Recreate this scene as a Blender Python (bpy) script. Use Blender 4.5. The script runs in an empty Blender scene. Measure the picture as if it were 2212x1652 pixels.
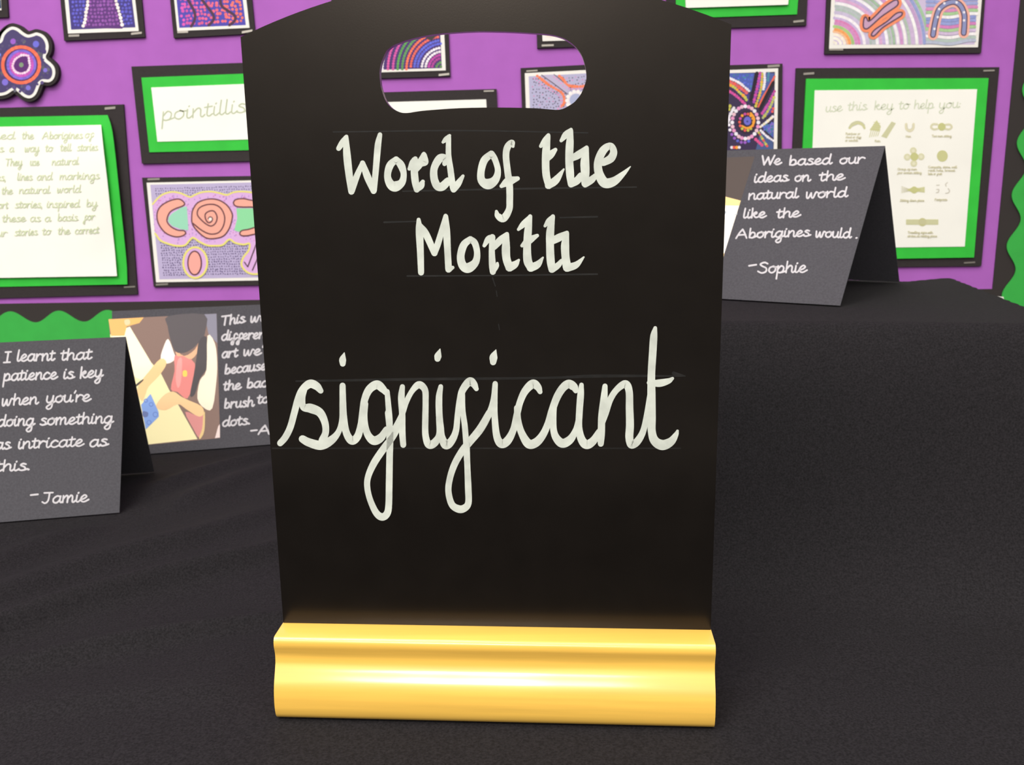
import bpy, math, random
import numpy as np
from mathutils import Matrix, Vector

random.seed(7)
SC = bpy.context.scene
COL = SC.collection

# ------------------------------------------------------------------ camera
PITCH, ROLL, FPX, CAM_H = 0.2170758, -0.0148479, 2013.37, 0.2560
_cp, _sp, _c, _s = math.cos(PITCH), math.sin(PITCH), math.cos(ROLL), math.sin(ROLL)
FWD = np.array([0, _cp, -_sp]); _UP = np.array([0, _sp, _cp]); _RT = np.array([1.0, 0, 0])
R2 = _c * _RT + _s * _UP
U2 = -_s * _RT + _c * _UP
CAM = np.array([0, 0, CAM_H])
cd = bpy.data.cameras.new('camera')
cam = bpy.data.objects.new('camera', cd); COL.objects.link(cam)
cd.sensor_fit = 'HORIZONTAL'; cd.sensor_width = 36.0; cd.lens = 36.0 * FPX / 2212
cd.clip_start = 0.02; cd.clip_end = 50
m = Matrix.Identity(4)
for i in range(3):
    m[i][0], m[i][1], m[i][2], m[i][3] = R2[i], U2[i], -FWD[i], CAM[i]
cam.matrix_world = m
cd.dof.use_dof = True; cd.dof.focus_distance = 0.44; cd.dof.aperture_fstop = 26
SC.camera = cam

# ------------------------------------------------------------------ world, lights, exposure
SC.view_settings.view_transform = 'Standard'
SC.view_settings.look = 'None'
SC.view_settings.exposure = 0.56
SC.view_settings.gamma = 1.0
SC.view_settings.use_curve_mapping = False
w = bpy.data.worlds.new('room_ambience'); SC.world = w; w.use_nodes = True
nt = w.node_tree; bg = nt.nodes['Background']
# the rest of the classroom as soft surroundings: dark floor and furniture below, pale walls and ceiling above
tc = nt.nodes.new('ShaderNodeTexCoord'); sx = nt.nodes.new('ShaderNodeSeparateXYZ'); mr = nt.nodes.new('ShaderNodeMapRange')
mr.inputs['From Min'].default_value = -1; mr.inputs['From Max'].default_value = 1
cr = nt.nodes.new('ShaderNodeValToRGB'); el = cr.color_ramp.elements
el[0].position = 0.0; el[0].color = (0.10, 0.095, 0.09, 1)
el[1].position = 1.0; el[1].color = (1.05, 1.0, 0.93, 1)
for p_, v_ in ((0.47, 0.09), (0.515, 0.17), (0.60, 0.88)):
    e_ = el.new(p_); e_.color = (v_, v_ * 0.95, v_ * 0.89, 1)
nt.links.new(tc.outputs['Generated'], sx.inputs[0]); nt.links.new(sx.outputs['Z'], mr.inputs['Value'])
nt.links.new(mr.outputs[0], cr.inputs[0])
# surroundings dimmed towards both sides, added to keep the insides of the cards dark
ax = nt.nodes.new('ShaderNodeMath'); ax.operation = 'ABSOLUTE'; sd = nt.nodes.new('ShaderNodeMapRange'); mu = nt.nodes.new('ShaderNodeMix'); mu.data_type = 'RGBA'; mu.blend_type = 'MULTIPLY'
sd.inputs['From Min'].default_value = 0.55; sd.inputs['From Max'].default_value = 0.9; sd.inputs['To Min'].default_value = 1.0; sd.inputs['To Max'].default_value = 0.25
nt.links.new(sx.outputs['X'], ax.inputs[0]); nt.links.new(ax.outputs[0], sd.inputs['Value'])
mu.inputs[0].default_value = 1.0
nt.links.new(cr.outputs[0], mu.inputs[6]); nt.links.new(sd.outputs[0], mu.inputs[7]); nt.links.new(mu.outputs[2], bg.inputs[0])
bg.inputs[1].default_value = 0.85
for i, (lx, ly, sx_, sy_, p) in enumerate([(-1.15, -0.75, 1.2, 0.3, 26), (-0.1, -0.85, 1.0, 0.3, 9),
                                         (-1.3, -2.1, 1.2, 0.3, 18), (-0.3, -2.1, 1.2, 0.3, 7),
                                         (-1.42, -4.3, 0.26, 0.8, 12), (-1.10, -4.3, 0.24, 0.8, 24), (-0.68, -4.3, 0.42, 0.8, 40), (-0.18, -4.3, 0.4, 0.7, 13),
                                         (-0.5, 0.1, 0.6, 0.6, 6), (0.4, 0.1, 0.6, 0.6, 3.5)]):
    ld = bpy.data.lights.new('ceiling_lamp', 'AREA'); ld.shape = 'RECTANGLE'
    ld.size = sx_; ld.size_y = sy_; ld.energy = p; ld.color = (1.0, 0.965, 0.90)
    lo = bpy.data.objects.new('ceiling_lamp', ld); COL.objects.link(lo)
    lo.location = (lx, ly, 1.85)

# ------------------------------------------------------------------ helpers
def lin(c):
    return tuple(((v / 255) / 12.92 if v <= 10.3 else ((v / 255 + 0.055) / 1.055) ** 2.4) for v in c)

def ray(px, py):
    return FWD + R2 * (px - 1106) / FPX - U2 * (py - 826) / FPX

def on_z(px, py, z):
    d = ray(px, py); return CAM + d * (z - CAM_H) / d[2]

def on_y(px, py, y):
    d = ray(px, py); return CAM + d * y / d[1]

def on_plane(px, py, p0, n):
    d = ray(px, py); return CAM + d * (np.dot(p0 - CAM, n) / np.dot(d, n))

def mat(name, col, rough=0.6, spec=0.4, coat=0.0, noise=None, metal=0.0, bump=None):
    """noise = (scale xyz, amount, detail): brightness mottling of the material itself"""
    M = bpy.data.materials.new(name); M.use_nodes = True
    nt = M.node_tree; b = nt.nodes['Principled BSDF']
    b.inputs['Roughness'].default_value = rough
    b.inputs['Specular IOR Level'].default_value = spec
    b.inputs['Coat Weight'].default_value = coat
    b.inputs['Coat Roughness'].default_value = 0.12
    b.inputs['Metallic'].default_value = metal
    b.inputs['Base Color'].default_value = (*col, 1)
    tc = nt.nodes.new('ShaderNodeTexCoord')
    if noise:
        mp = nt.nodes.new('ShaderNodeMapping'); mp.inputs['Scale'].default_value = noise[0]
        nz = nt.nodes.new('ShaderNodeTexNoise'); nz.inputs['Scale'].default_value = 1.0
        nz.inputs['Detail'].default_value = noise[2]
        rp = nt.nodes.new('ShaderNodeValToRGB')
        a = noise[1]
        rp.color_ramp.elements[0].position = 0.3; rp.color_ramp.elements[1].position = 0.7
        rp.color_ramp.elements[0].color = (*[v * (1 - a) for v in col], 1)
        rp.color_ramp.elements[1].color = (*[min(1, v * (1 + a)) for v in col], 1)
        nt.links.new(tc.outputs['Object'], mp.inputs[0]); nt.links.new(mp.outputs[0], nz.inputs['Vector'])
        nt.links.new(nz.outputs['Fac'], rp.inputs[0]); nt.links.new(rp.outputs[0], b.inputs['Base Color'])
    if bump:
        nb = nt.nodes.new('ShaderNodeTexNoise'); nb.inputs['Scale'].default_value = bump[0]
        nb.inputs['Detail'].default_value = 4
        bp = nt.nodes.new('ShaderNodeBump'); bp.inputs['Strength'].default_value = bump[1]
        bp.inputs['Distance'].default_value = bump[2]
        nt.links.new(tc.outputs['Object'], nb.inputs['Vector'])
        nt.links.new(nb.outputs['Fac'], bp.inputs['Height']); nt.links.new(bp.outputs[0], b.inputs['Normal'])
    return M

def attr_mat(name, rough=0.6, spec=0.3):
    M = bpy.data.materials.new(name); M.use_nodes = True
    nt = M.node_tree; b = nt.nodes['Principled BSDF']
    at = nt.nodes.new('ShaderNodeAttribute'); at.attribute_name = 'ink'
    nt.links.new(at.outputs['Color'], b.inputs['Base Color'])
    b.inputs['Roughness'].default_value = rough; b.inputs['Specular IOR Level'].default_value = spec
    return M

M_BOARD = mat('black_board_paint', (0.0064, 0.0053, 0.0046), 0.24, 0.36, noise=((60, 60, 60), 0.12, 6), bump=(1500, 0.03, 0.0002))
M_BOARD.node_tree.nodes['Principled BSDF'].inputs['Specular Tint'].default_value = (1.0, 0.86, 0.76, 1)
M_CHALK = mat('white_chalk_ink', (0.57, 0.60, 0.545), 0.7, 0.2, noise=((140, 140, 140), 0.13, 5))
M_SMUDGE = mat('chalk_residue', (0.0084, 0.0076, 0.0070), 0.6, 0.3, noise=((200, 60, 300), 0.5, 4))
M_PINE = mat('varnished_pine', (0.82, 0.49, 0.088), 0.28, 0.5, 1.0, noise=((6, 90, 260), 0.10, 5))
M_CLOTH = mat('black_cotton_cloth', (0.0126, 0.0113, 0.0131), 0.92, 0.15, noise=((900, 900, 900), 0.45, 3), bump=(1400, 0.35, 0.0006))
M_CARD = mat('black_sugar_paper', (0.064, 0.0615, 0.0715), 0.85, 0.2, noise=((700, 700, 700), 0.12, 3))
M_CARDINK = mat('white_pen', (0.50, 0.48, 0.51), 0.6, 0.2)
M_MOUNT = mat('black_mount_paper', (0.030, 0.024, 0.025), 0.75, 0.25, noise=((500, 500, 500), 0.1, 3))
M_PURPLE = mat('purple_backing_paper', lin((170, 98, 186)), 0.8, 0.2, noise=((40, 40, 40), 0.04, 5))
M_GREEN = mat('green_card', lin((52, 188, 62)), 0.65, 0.25, noise=((60, 60, 60), 0.06, 4))
M_TRIM = mat('green_border_roll', lin((56, 168, 70)), 0.6, 0.3, noise=((60, 60, 60), 0.05, 4))
M_STRIP = mat('black_border_paper', (0.034, 0.028, 0.027), 0.75, 0.25)
M_WHITE = mat('white_paper', (0.90, 0.885, 0.83), 0.7, 0.2, noise=((14, 14, 14), 0.03, 3))
M_SHEET = mat('cream_paper', (0.83, 0.80, 0.76), 0.7, 0.2)
M_STAPLE = mat('staple_wire', (0.42, 0.39, 0.35), 0.35, 0.5, metal=0.7)
M_ART = attr_mat('painted_paper')
M_INKS = attr_mat('printed_ink')
M_WALL = mat('cream_wall_paint', (0.72, 0.69, 0.62), 0.8, 0.2, noise=((8, 8, 8), 0.03, 4))

def mesh(name, verts, faces, material, parent=None, origin=(0, 0, 0), cols=None, smooth=False):
    o = np.array(origin, float)
    me = bpy.data.meshes.new(name)
    me.from_pydata([tuple(np.array(v, float) - o) for v in verts], [], faces)
    if cols is not None:
        a = me.color_attributes.new('ink', 'FLOAT_COLOR', 'POINT')
        buf = np.ones((len(verts), 4), np.float32); buf[:, :3] = np.array(cols, np.float32)
        a.data.foreach_set('color', buf.ravel())
    me.materials.append(material)
    if smooth:
        me.polygons.foreach_set('use_smooth', [True] * len(me.polygons))
    me.update()
    ob = bpy.data.objects.new(name, me); COL.objects.link(ob)
    if parent is not None:
        ob.parent = parent
    else:
        ob.location = tuple(o)
    return ob

def thing(name, label, cat, loc, group=None):
    o = bpy.data.objects.new(name, None); COL.objects.link(o)
    o.empty_display_size = 0.02
    o.location = tuple(loc); o['label'] = label; o['category'] = cat
    if group: o['group'] = group
    o_loc = np.array(loc, float)
    return o, o_loc

def structure(ob):
    ob['kind'] = 'structure'; return ob

def box(x0, x1, y0, y1, z0, z1):
    v = [(x, y, z) for z in (z0, z1) for y in (y0, y1) for x in (x0, x1)]
    f = [(0, 2, 3, 1), (4, 5, 7, 6), (0, 1, 5, 4), (2, 6, 7, 3), (0, 4, 6, 2), (1, 3, 7, 5)]
    return v, f

def catmull(pts, n=7, closed=False):
    P = [np.array(p, float) for p in pts]
    if len(P) == 2:
        return [P[0] + (P[1] - P[0]) * t for t in np.linspace(0, 1, 4)]
    out = []
    N = len(P)
    segs = N if closed else N - 1
    for i in range(segs):
        if closed:
            p0, p1, p2, p3 = P[(i - 1) % N], P[i], P[(i + 1) % N], P[(i + 2) % N]
        else:
            p1, p2 = P[i], P[i + 1]
            p0 = P[i - 1] if i > 0 else 2 * p1 - p2
            p3 = P[i + 2] if i + 2 < N else 2 * p2 - p1
        for t in np.arange(n) / n:
            out.append(0.5 * (2 * p1 + (p2 - p0) * t + (2 * p0 - 5 * p1 + 4 * p2 - p3) * t * t + (3 * p1 - p0 - 3 * p2 + p3) * t ** 3))
    if not closed:
        out.append(P[-1])
    return out

class Ink:
    """flat marks lying on a surface: fn(px, py, lift) turns a traced point into a point on that surface"""
    def __init__(self, fn, lift0=0.0001, step=3e-7):
        self.fn, self.l, self.step = fn, lift0, step
        self.v, self.f, self.c = [], [], []
    def up(self, d=1.2e-5): self.l += d
    def poly(self, pts, col):
        b = len(self.v); self.l += self.step
        for p in pts:
            self.v.append(self.fn(p[0], p[1], self.l)); self.c.append(col)
        self.f.append(tuple(range(b, b + len(pts))))
    def dot(self, x, y, r, col, n=9, ry=None):
        ry = ry or r
        self.poly([(x + r * math.cos(2 * math.pi * k / n), y + ry * math.sin(2 * math.pi * k / n)) for k in range(n)], col)
    def stroke(self, pts, col=(1, 1, 1), n=7, closed=False, width=None, caps=True):
        q = [(p[0], p[1], p[2] if len(p) > 2 else width) for p in pts]
        S = catmull(q, n, closed)
        self.l += self.step
        b = len(self.v); N = len(S)
        for i, p in enumerate(S):
            a = S[(i - 1) % N] if (closed or i > 0) else S[i]
            d = S[(i + 1) % N] if (closed or i < N - 1) else S[i]
            t = (d - a)[:2]; L = np.linalg.norm(t); t = t / L if L > 1e-9 else np.array([1.0, 0])
            nn = np.array([-t[1], t[0]]) * max(p[2], 0.3) / 2
            for sg in (1, -1):
                self.v.append(self.fn(p[0] + sg * nn[0], p[1] + sg * nn[1], self.l)); self.c.append(col)
        for i in range(N if closed else N - 1):
            j = (i + 1) % N
            self.f.append((b + 2 * i, b + 2 * j, b + 2 * j + 1, b + 2 * i + 1))
        if caps and not closed:
            for p in (S[0], S[-1]):
                self.dot(p[0], p[1], max(p[2], 0.3) / 2, col, 10)
    def build(self, name, material, parent, origin, colors=True):
        return mesh(name, self.v, self.f, material, parent, origin, self.c if colors else None)

# a joined-up single-stroke hand (x-height 1, baseline 0): letter -> (advance, strokes)
HAND = {
 'a': (.95, [[(.72,.9),(.4,1),(.08,.6),(.12,.12),(.42,0),(.68,.4),(.76,.98)],[(.76,.98),(.72,.3),(.85,0),(1.02,.22)]]),
 'b': (.88, [[(.12,1.9),(.1,.9),(.1,.05)],[(.1,.35),(.3,.9),(.6,.85),(.68,.4),(.45,.02),(.12,.1)],[(.5,.05),(.9,.3)]]),
 'c': (.8, [[(.68,.82),(.4,1),(.08,.6),(.12,.15),(.45,0),(.82,.25)]]),
 'd': (.98, [[(.7,.9),(.4,1),(.08,.6),(.12,.12),(.42,0),(.68,.4),(.78,1.2),(.82,1.95)],[(.82,1.95),(.74,.4),(.86,0),(1.04,.2)]]),
 'e': (.8, [[(.02,.3),(.4,.48),(.62,.78),(.4,1),(.1,.6),(.15,.12),(.45,0),(.85,.3)]]),
 'f': (.75, [[(.78,.8),(.6,1.08),(.34,.8),(.32,-.1),(.28,-.8),(.05,-.75),(.12,-.3),(.8,.35)]]),
 'g': (.95, [[(.7,.9),(.4,1),(.08,.6),(.12,.12),(.42,0),(.68,.4),(.76,.98)],[(.76,.98),(.72,0),(.65,-.75),(.35,-.95),(.15,-.65),(.45,-.25),(1.0,.2)]]),
 'h': (.92, [[(.12,1.9),(.1,.9),(.1,0)],[(.1,.5),(.4,1),(.65,.85),(.66,.2),(.8,0),(.98,.22)]]),
 'i': (.45, [[(.12,1),(.1,.2),(.25,0),(.5,.25)],[(.2,1.42),(.24,1.52)]]),
 'k': (.85, [[(.1,1.9),(.1,0)],[(.1,.5),(.5,1),(.6,.75),(.15,.5)],[(.25,.5),(.55,.05),(.9,.2)]]),
 'l': (.42, [[(.14,1.9),(.08,.3),(.22,0),(.45,.22)]]),
 'm': (1.3, [[(.08,1),(.08,0)],[(.08,.5),(.35,1),(.52,.85),(.52,0)],[(.52,.5),(.8,1),(.98,.85),(1.0,.15),(1.12,0),(1.32,.22)]]),
 'n': (.9, [[(.08,1),(.08,0)],[(.08,.5),(.4,1),(.62,.85),(.64,.15),(.78,0),(.95,.22)]]),
 'o': (.85, [[(.5,.98),(.12,.75),(.08,.25),(.38,0),(.68,.3),(.68,.75),(.45,1),(.5,.88),(.9,.85)]]),
 'p': (.88, [[(.1,1),(.08,0),(.06,-.9)],[(.1,.5),(.4,1),(.68,.75),(.62,.2),(.35,0),(.1,.1)],[(.5,.03),(.9,.2)]]),
 'r': (.7, [[(.08,1),(.08,0)],[(.08,.5),(.35,.95),(.6,.92),(.7,.82)]]),
 's': (.75, [[(.6,.9),(.35,1),(.15,.78),(.5,.5),(.58,.15),(.3,0),(.05,.12)],[(.5,.05),(.8,.2)]]),
 't': (.6, [[(.25,1.55),(.2,.25),(.35,0),(.6,.22)],[(0,1.02),(.55,1.1)]]),
 'u': (.9, [[(.1,1),(.08,.3),(.3,0),(.6,.3),(.68,1)],[(.68,1),(.66,.2),(.8,0),(.95,.22)]]),
 'v': (.8, [[(.08,1),(.3,.02),(.36,.02),(.62,.95),(.8,.88)]]),
 'w': (1.2, [[(.08,1),(.12,.1),(.3,.02),(.52,.85)],[(.52,.85),(.6,.1),(.78,.05),(.98,.95),(1.18,.88)]]),
 'y': (.92, [[(.1,1),(.08,.3),(.3,0),(.6,.3),(.7,1)],[(.7,1),(.68,0),(.6,-.75),(.3,-.95),(.12,-.65),(.45,-.25),(.95,.2)]]),
 'A': (1.35, [[(0,0),(.3,.9),(.62,1.75)],[(.62,1.75),(.9,.8),(1.15,0)],[(.2,.55),(1.0,.6)]]),
 'C': (1.2, [[(1.0,1.5),(.6,1.78),(.1,1.2),(.12,.4),(.55,0),(1.05,.3)]]),
 'F': (1.0, [[(.1,0),(.1,1.75)],[(.1,1.75),(.9,1.75)],[(.1,.95),(.75,.95)]]),
 'G': (1.3, [[(1.0,1.5),(.6,1.78),(.1,1.2),(.12,.4),(.6,0),(1.05,.3)],[(1.05,.3),(1.05,.85)],[(.7,.85),(1.1,.85)]]),
 'I': (.75, [[(.1,1.75),(.65,1.75)],[(.38,1.75),(.35,0)],[(.05,0),(.65,0)]]),
 'J': (1.05, [[(.15,1.75),(1.0,1.75)],[(.68,1.75),(.62,.4),(.35,0),(.05,.2)]]),
 'M': (1.5, [[(.1,0),(.15,1.75)],[(.15,1.75),(.7,.4)],[(.7,.4),(1.25,1.75)],[(1.25,1.75),(1.3,0)]]),
 'R': (1.15, [[(.1,0),(.1,1.75)],[(.1,1.75),(.8,1.6),(.85,1.1),(.1,.85)],[(.4,.85),(1.0,0)]]),
 'S': (1.1, [[(.95,1.5),(.6,1.78),(.2,1.42),(.45,1.0),(.85,.7),(.85,.2),(.45,0),(.05,.25)]]),
 'T': (1.15, [[(0,1.75),(1.1,1.72)],[(.55,1.72),(.5,0)]]),
 'W': (1.45, [[(0,1.75),(.3,0)],[(.3,0),(.7,1.4)],[(.7,1.4),(.98,0)],[(.98,0),(1.4,1.8)]]),
 '-': (.7, [[(.05,.6),(.62,.66)]]),
 '.': (.3, [[(.1,.05),(.15,.09)]]),
 ',': (.3, [[(.12,.1),(.05,-.3)]]),
 ':': (.3, [[(.1,.1),(.14,.12)],[(.1,.7),(.14,.72)]]),
 "'": (.3, [[(.22,1.85),(.12,1.4)]]),
}

ASC = 0.72
def write(ink, word, x0, x1, y0, y1, xh, wd, col=(1, 1, 1), slant=0.1, n=4):
    tot = sum(HAND[ch][0] for ch in word)
    k = (x1 - x0) / tot
    cx = 0.0
    for ch in word:
        adv, strokes = HAND[ch]
        for st in strokes:
            pts = []
            for (gx, gy) in st:
                if gy > 1: gy = 1 + (gy - 1) * ASC
                px = x0 + (cx + gx) * k + slant * gy * xh
                pts.append((px, y0 + (y1 - y0) * (px - x0) / max(1e-6, x1 - x0) - gy * xh, wd * random.uniform(.9, 1.1)))
            ink.stroke(pts, col, n)
        cx += adv

# ------------------------------------------------------------------ the setting
WALL_Y = 1.054                      # face of the wall; the notice board lies on it
BACK = 1.050                        # face of the purple backing paper
FLOOR_Z = -0.74
wl = structure(mesh('wall_back', *box(-2.4, 2.4, WALL_Y, WALL_Y + 0.12, FLOOR_Z, 1.95), M_WALL))
wl['label'] = 'cream painted wall behind the notice board'
M_FLOOR = mat('grey_floor_vinyl', (0.20, 0.195, 0.19), 0.5, 0.4, noise=((20, 20, 20), 0.15, 5))
structure(mesh('floor', *box(-2.4, 2.4, -2.6, WALL_Y + 0.12, FLOOR_Z - 0.06, FLOOR_Z), M_FLOOR))

# ------------------------------------------------------------------ notice board: backing, strips, scalloped trim
PX_R = 0.5442                       # right edge of the purple paper
PZ_B = 0.1245                       # its lower edge
nb, nbo = thing('notice_board', 'purple backed notice board edged with black strip and green scalloped border', 'notice board', (0, BACK, PZ_B))
mesh('backing_paper', *box(-1.25, PX_R + 0.12, BACK, WALL_Y, PZ_B - 0.11, 1.0), M_PURPLE, nb, nbo)
mesh('border_strip', *box(-1.25, PX_R + 0.12, BACK - 0.0012, BACK, PZ_B - 0.11, PZ_B), M_STRIP, nb, nbo)
mesh('border_strip', *box(PX_R, PX_R + 0.12, BACK - 0.0012, BACK, PZ_B, 1.0), M_STRIP, nb, nbo)
def prism(outline, y0, y1):
    n = len(outline)
    v = [(x, y0, z) for x, z in outline] + [(x, y1, z) for x, z in outline]
    f = [tuple(range(n)), tuple(range(2 * n - 1, n - 1, -1))] + [(i, n + i, n + (i + 1) % n, (i + 1) % n) for i in range(n)]
    return v, f
yg = BACK - 0.0022
pk, tr = on_y(126, 671, yg), on_y(174, 695, yg)
pk0 = on_y(21, 672, yg)
per = pk[0] - pk0[0]; amp = (pk[2] - tr[2]) / 2; zm = (pk[2] + tr[2]) / 2
# lower trim, one straight roll with a wavy upper edge
xs = np.arange(-1.25, PX_R + 0.06, 0.003)
top = [(x, zm + amp * math.cos(2 * math.pi * (x - pk[0]) / per)) for x in xs]
mesh('scalloped_border', *prism(top + [(xs[-1], zm - 0.045), (xs[0], zm - 0.045)], yg, yg + 0.0009), M_TRIM, nb, nbo)
# right-hand trim, wavy edge towards the paper
q = on_y(2174, 530, yg); q2 = on_y(2185, 420, yg); tq = on_y(2204, 476, yg)
perv = q2[2] - q[2]; ampv = (tq[0] - (q[0] + q2[0]) / 2) / 2; xm = (tq[0] + (q[0] + q2[0]) / 2) / 2
zs = np.arange(zm - 0.06, 1.0, 0.003)
edge = [(xm - ampv * math.cos(2 * math.pi * (z - q[2]) / perv), z) for z in zs]
mesh('scalloped_border', *prism(edge + [(xm + 0.06, zs[-1]), (xm + 0.06, zs[0])], yg - 0.001, yg - 0.0002), M_TRIM, nb, nbo)

tip = [on_y(*p, yg - 0.0014) for p in ((2153, 640), (2168, 641), (2168, 648))]
mesh('border_tip', *prism([(p[0], p[2]) for p in tip], yg - 0.0014, yg - 0.001), M_SHEET, nb, nbo)

# ------------------------------------------------------------------ paper things on the notice board
def lerp_quad(q, u, v):
    q = [np.array(p, float) for p in q]
    return (q[0] * (1 - u) + q[1] * u) * (1 - v) + (q[3] * (1 - u) + q[2] * u) * v

def sheet(name, quad, y, th, material, parent, o, curl=0.0, edge=None, bow=0.0):
    """a sheet of paper whose front lies at y; curl lifts its right side off the board; edge = traced right edge"""
    nu, nv = (16, 16) if (curl or bow or edge) else (1, 1)
    V, F = [], []
    ed = catmull([(*p, 0) for p in edge], 8) if edge else None
    for b in (0, 1):
        for j in range(nv + 1):
            for i in range(nu + 1):
                u, v = i / nu, j / nv
                p = lerp_quad(quad, u, v)
                if ed:
                    k = v * (len(ed) - 1); k0 = int(k); k1 = min(k0 + 1, len(ed) - 1)
                    e = ed[k0] * (1 - (k - k0)) + ed[k1] * (k - k0)
                    r = lerp_quad(quad, 1, v)
                    p = p + (np.array([e[0], e[1]]) - r) * u ** 3
                P = on_y(p[0], p[1], y)
                lift = curl * u ** 4 * (0.35 + 0.65 * math.sin(math.pi * min(1, v * 1.1 + .05))) + bow * math.sin(math.pi * u) * v
                if b and not (curl or bow): pass
                V.append((P[0], P[1] - lift + (th if b else 0), P[2]))
    W = nu + 1; B = W * (nv + 1)
    for j in range(nv):
        for i in range(nu):
            a = j * W + i
            F.append((a, a + 1, a + W + 1, a + W)); F.append((B + a, B + a + W, B + a + W + 1, B + a + 1))
    ring = [i for i in range(nu + 1)] + [j * W + nu for j in range(1, nv + 1)] + [nv * W + i for i in range(nu - 1, -1, -1)] + [j * W for j in range(nv - 1, 0, -1)]
    for k in range(len(ring)):
        a, c = ring[k], ring[(k + 1) % len(ring)]
        F.append((a, B + a, B + c, c))
    ob = mesh(name, V, F, material, parent, o, smooth=bool(curl or bow))
    if curl or bow: ob.data.set_sharp_from_angle(angle=math.radians(35))
    return ob

def staple(x, y, ang, yf, parent, o, L=23, T=4.5):
    a = math.radians(ang); dx, dy = math.cos(a) * L / 2, math.sin(a) * L / 2
    P = [on_y(x - dx, y - dy - T / 2, yf), on_y(x + dx, y + dy - T / 2, yf), on_y(x + dx, y + dy + T / 2, yf), on_y(x - dx, y - dy + T / 2, yf)]
    V = [tuple(p) for p in P] + [(p[0], p[1] - 0.0005, p[2]) for p in P]
    F = [(0, 1, 2, 3), (7, 6, 5, 4)] + [(i, 4 + i, 4 + (i + 1) % 4, (i + 1) % 4) for i in range(4)]
    mesh('staple', V, F, M_STAPLE, parent, o)

def wall_ink(y):
    return lambda px, py, l: on_y(px, py, y - l)

def Z(ox, oy, s):
    return lambda pts: [(ox + p[0] / s, oy + p[1] / s, *[w / s for w in p[2:]]) for p in pts]

def inside(q, x, y):
    for i in range(4):
        a, b = q[i], q[(i + 1) % 4]
        if (b[0] - a[0]) * (y - a[1]) - (b[1] - a[1]) * (x - a[0]) < 0: return False
    return True

MOUNT_T = 0.003
def piece(name, label, cat, mount_q, sheet_q, staples=(), sheet_mat=None, sheet_name='picture', group=None, th=MOUNT_T):
    bl, br = on_y(*mount_q[3], BACK), on_y(*mount_q[2], BACK)
    t, o = thing(name, label, cat, ((bl[0] + br[0]) / 2, BACK, min(bl[2], br[2])), group)
    ym = BACK - th
    sheet('mount', mount_q, ym, th - 0.0001, M_MOUNT, t, o)
    ob = sheet(sheet_name, sheet_q, ym - 0.0006, 0.0006, sheet_mat or M_SHEET, t, o)
    for s in staples: staple(*s[:3], ym, t, o, *s[3:])
    return t, o, ob, ym - 0.0006

def rgb(*c): return lin(c)
DARK = rgb(72, 44, 56)

def dot_field(ink, q, nx, ny, r, colf, jit=0.25, u0=0.03, u1=0.97, v0=0.03, v1=0.97):
    for j in range(ny):
        for i in range(nx):
            u = u0 + (u1 - u0) * (i + .5 + random.uniform(-jit, jit) + (0.5 if j % 2 else 0) * .4) / nx
            v = v0 + (v1 - v0) * (j + .5 + random.uniform(-jit, jit)) / ny
            if not (0.01 < u < .99 and .01 < v < .99): continue
            p = lerp_quad(q, u, v)
            c = colf(p[0], p[1], u, v)
            if c is not None: ink.dot(p[0], p[1], r * random.uniform(.75, 1.1), vary(c), 7)

def vary(c, a=.14):
    k = random.uniform(1 - a, 1 + a)
    return tuple(min(1, v * k) for v in c)

def dots_on(ink, pts, r, col, gap=1.9, q=None):
    S = catmull([(p[0], p[1], 0) for p in pts], 24)
    acc, last = 0, S[0]
    cols = col if isinstance(col, list) else [col]
    k = 0
    for p in S:
        acc += np.linalg.norm((p - last)[:2]); last = p
        if acc >= r * gap or p is S[0]:
            acc = 0
            if q is None or inside(q, p[0], p[1]):
                ink.dot(p[0], p[1], r * random.uniform(.85, 1.1), vary(cols[k % len(cols)], .08), 8); k += 1

# --- painting with white dotted lines (top left)
iq = [(139, -95), (273, -99), (292.5, 59), (153.6, 64)]
t, o, pic, yf = piece('dot_painting', 'small blue and purple dot painting with two white dotted lines, above the flower cut-out', 'painting',
    [(120, -110), (295, -116), (313, 80), (138.5, 88)], [(130, -100), (280, -105), (299.6, 67), (147, 72.5)],
    [(160, 77, -2), (295, 72, -6)])
ink = Ink(wall_ink(yf)); Zt = Z(120, 0, 4.608)
ink.poly(iq, rgb(66, 56, 128))
la = [(345, -300), (330, -60), (320, 20), (318, 60), (305, 110), (300, 155), (295, 200), (283, 240), (265, 278)]
lb = [(540, -300), (590, -60), (600, 0), (605, 25), (620, 75), (633, 125), (647, 175), (658, 225), (667, 270)]
ink.poly(Zt(la + [(667, 285)] + lb[::-1]), rgb(92, 50, 120))
def cf(x, y, u, v):
    zx = (x - 120) * 4.608; zy = y * 4.608
    xa = np.interp(zy, [p[1] for p in la], [p[0] for p in la]); xb = np.interp(zy, [p[1] for p in lb], [p[0] for p in lb])
    if abs(zx - xa) < 22 or abs(zx - xb) < 22: return None
    return rgb(144, 84, 168) if xa < zx < xb else rgb(96, 92, 200)
dot_field(ink, iq, 17, 18, 3.2, cf, .13)
dots_on(ink, Zt(la), 3.9, rgb(242, 228, 226)); dots_on(ink, Zt(lb), 3.9, rgb(242, 228, 226))
ink.build('painted_dots', M_ART, pic, o)

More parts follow.
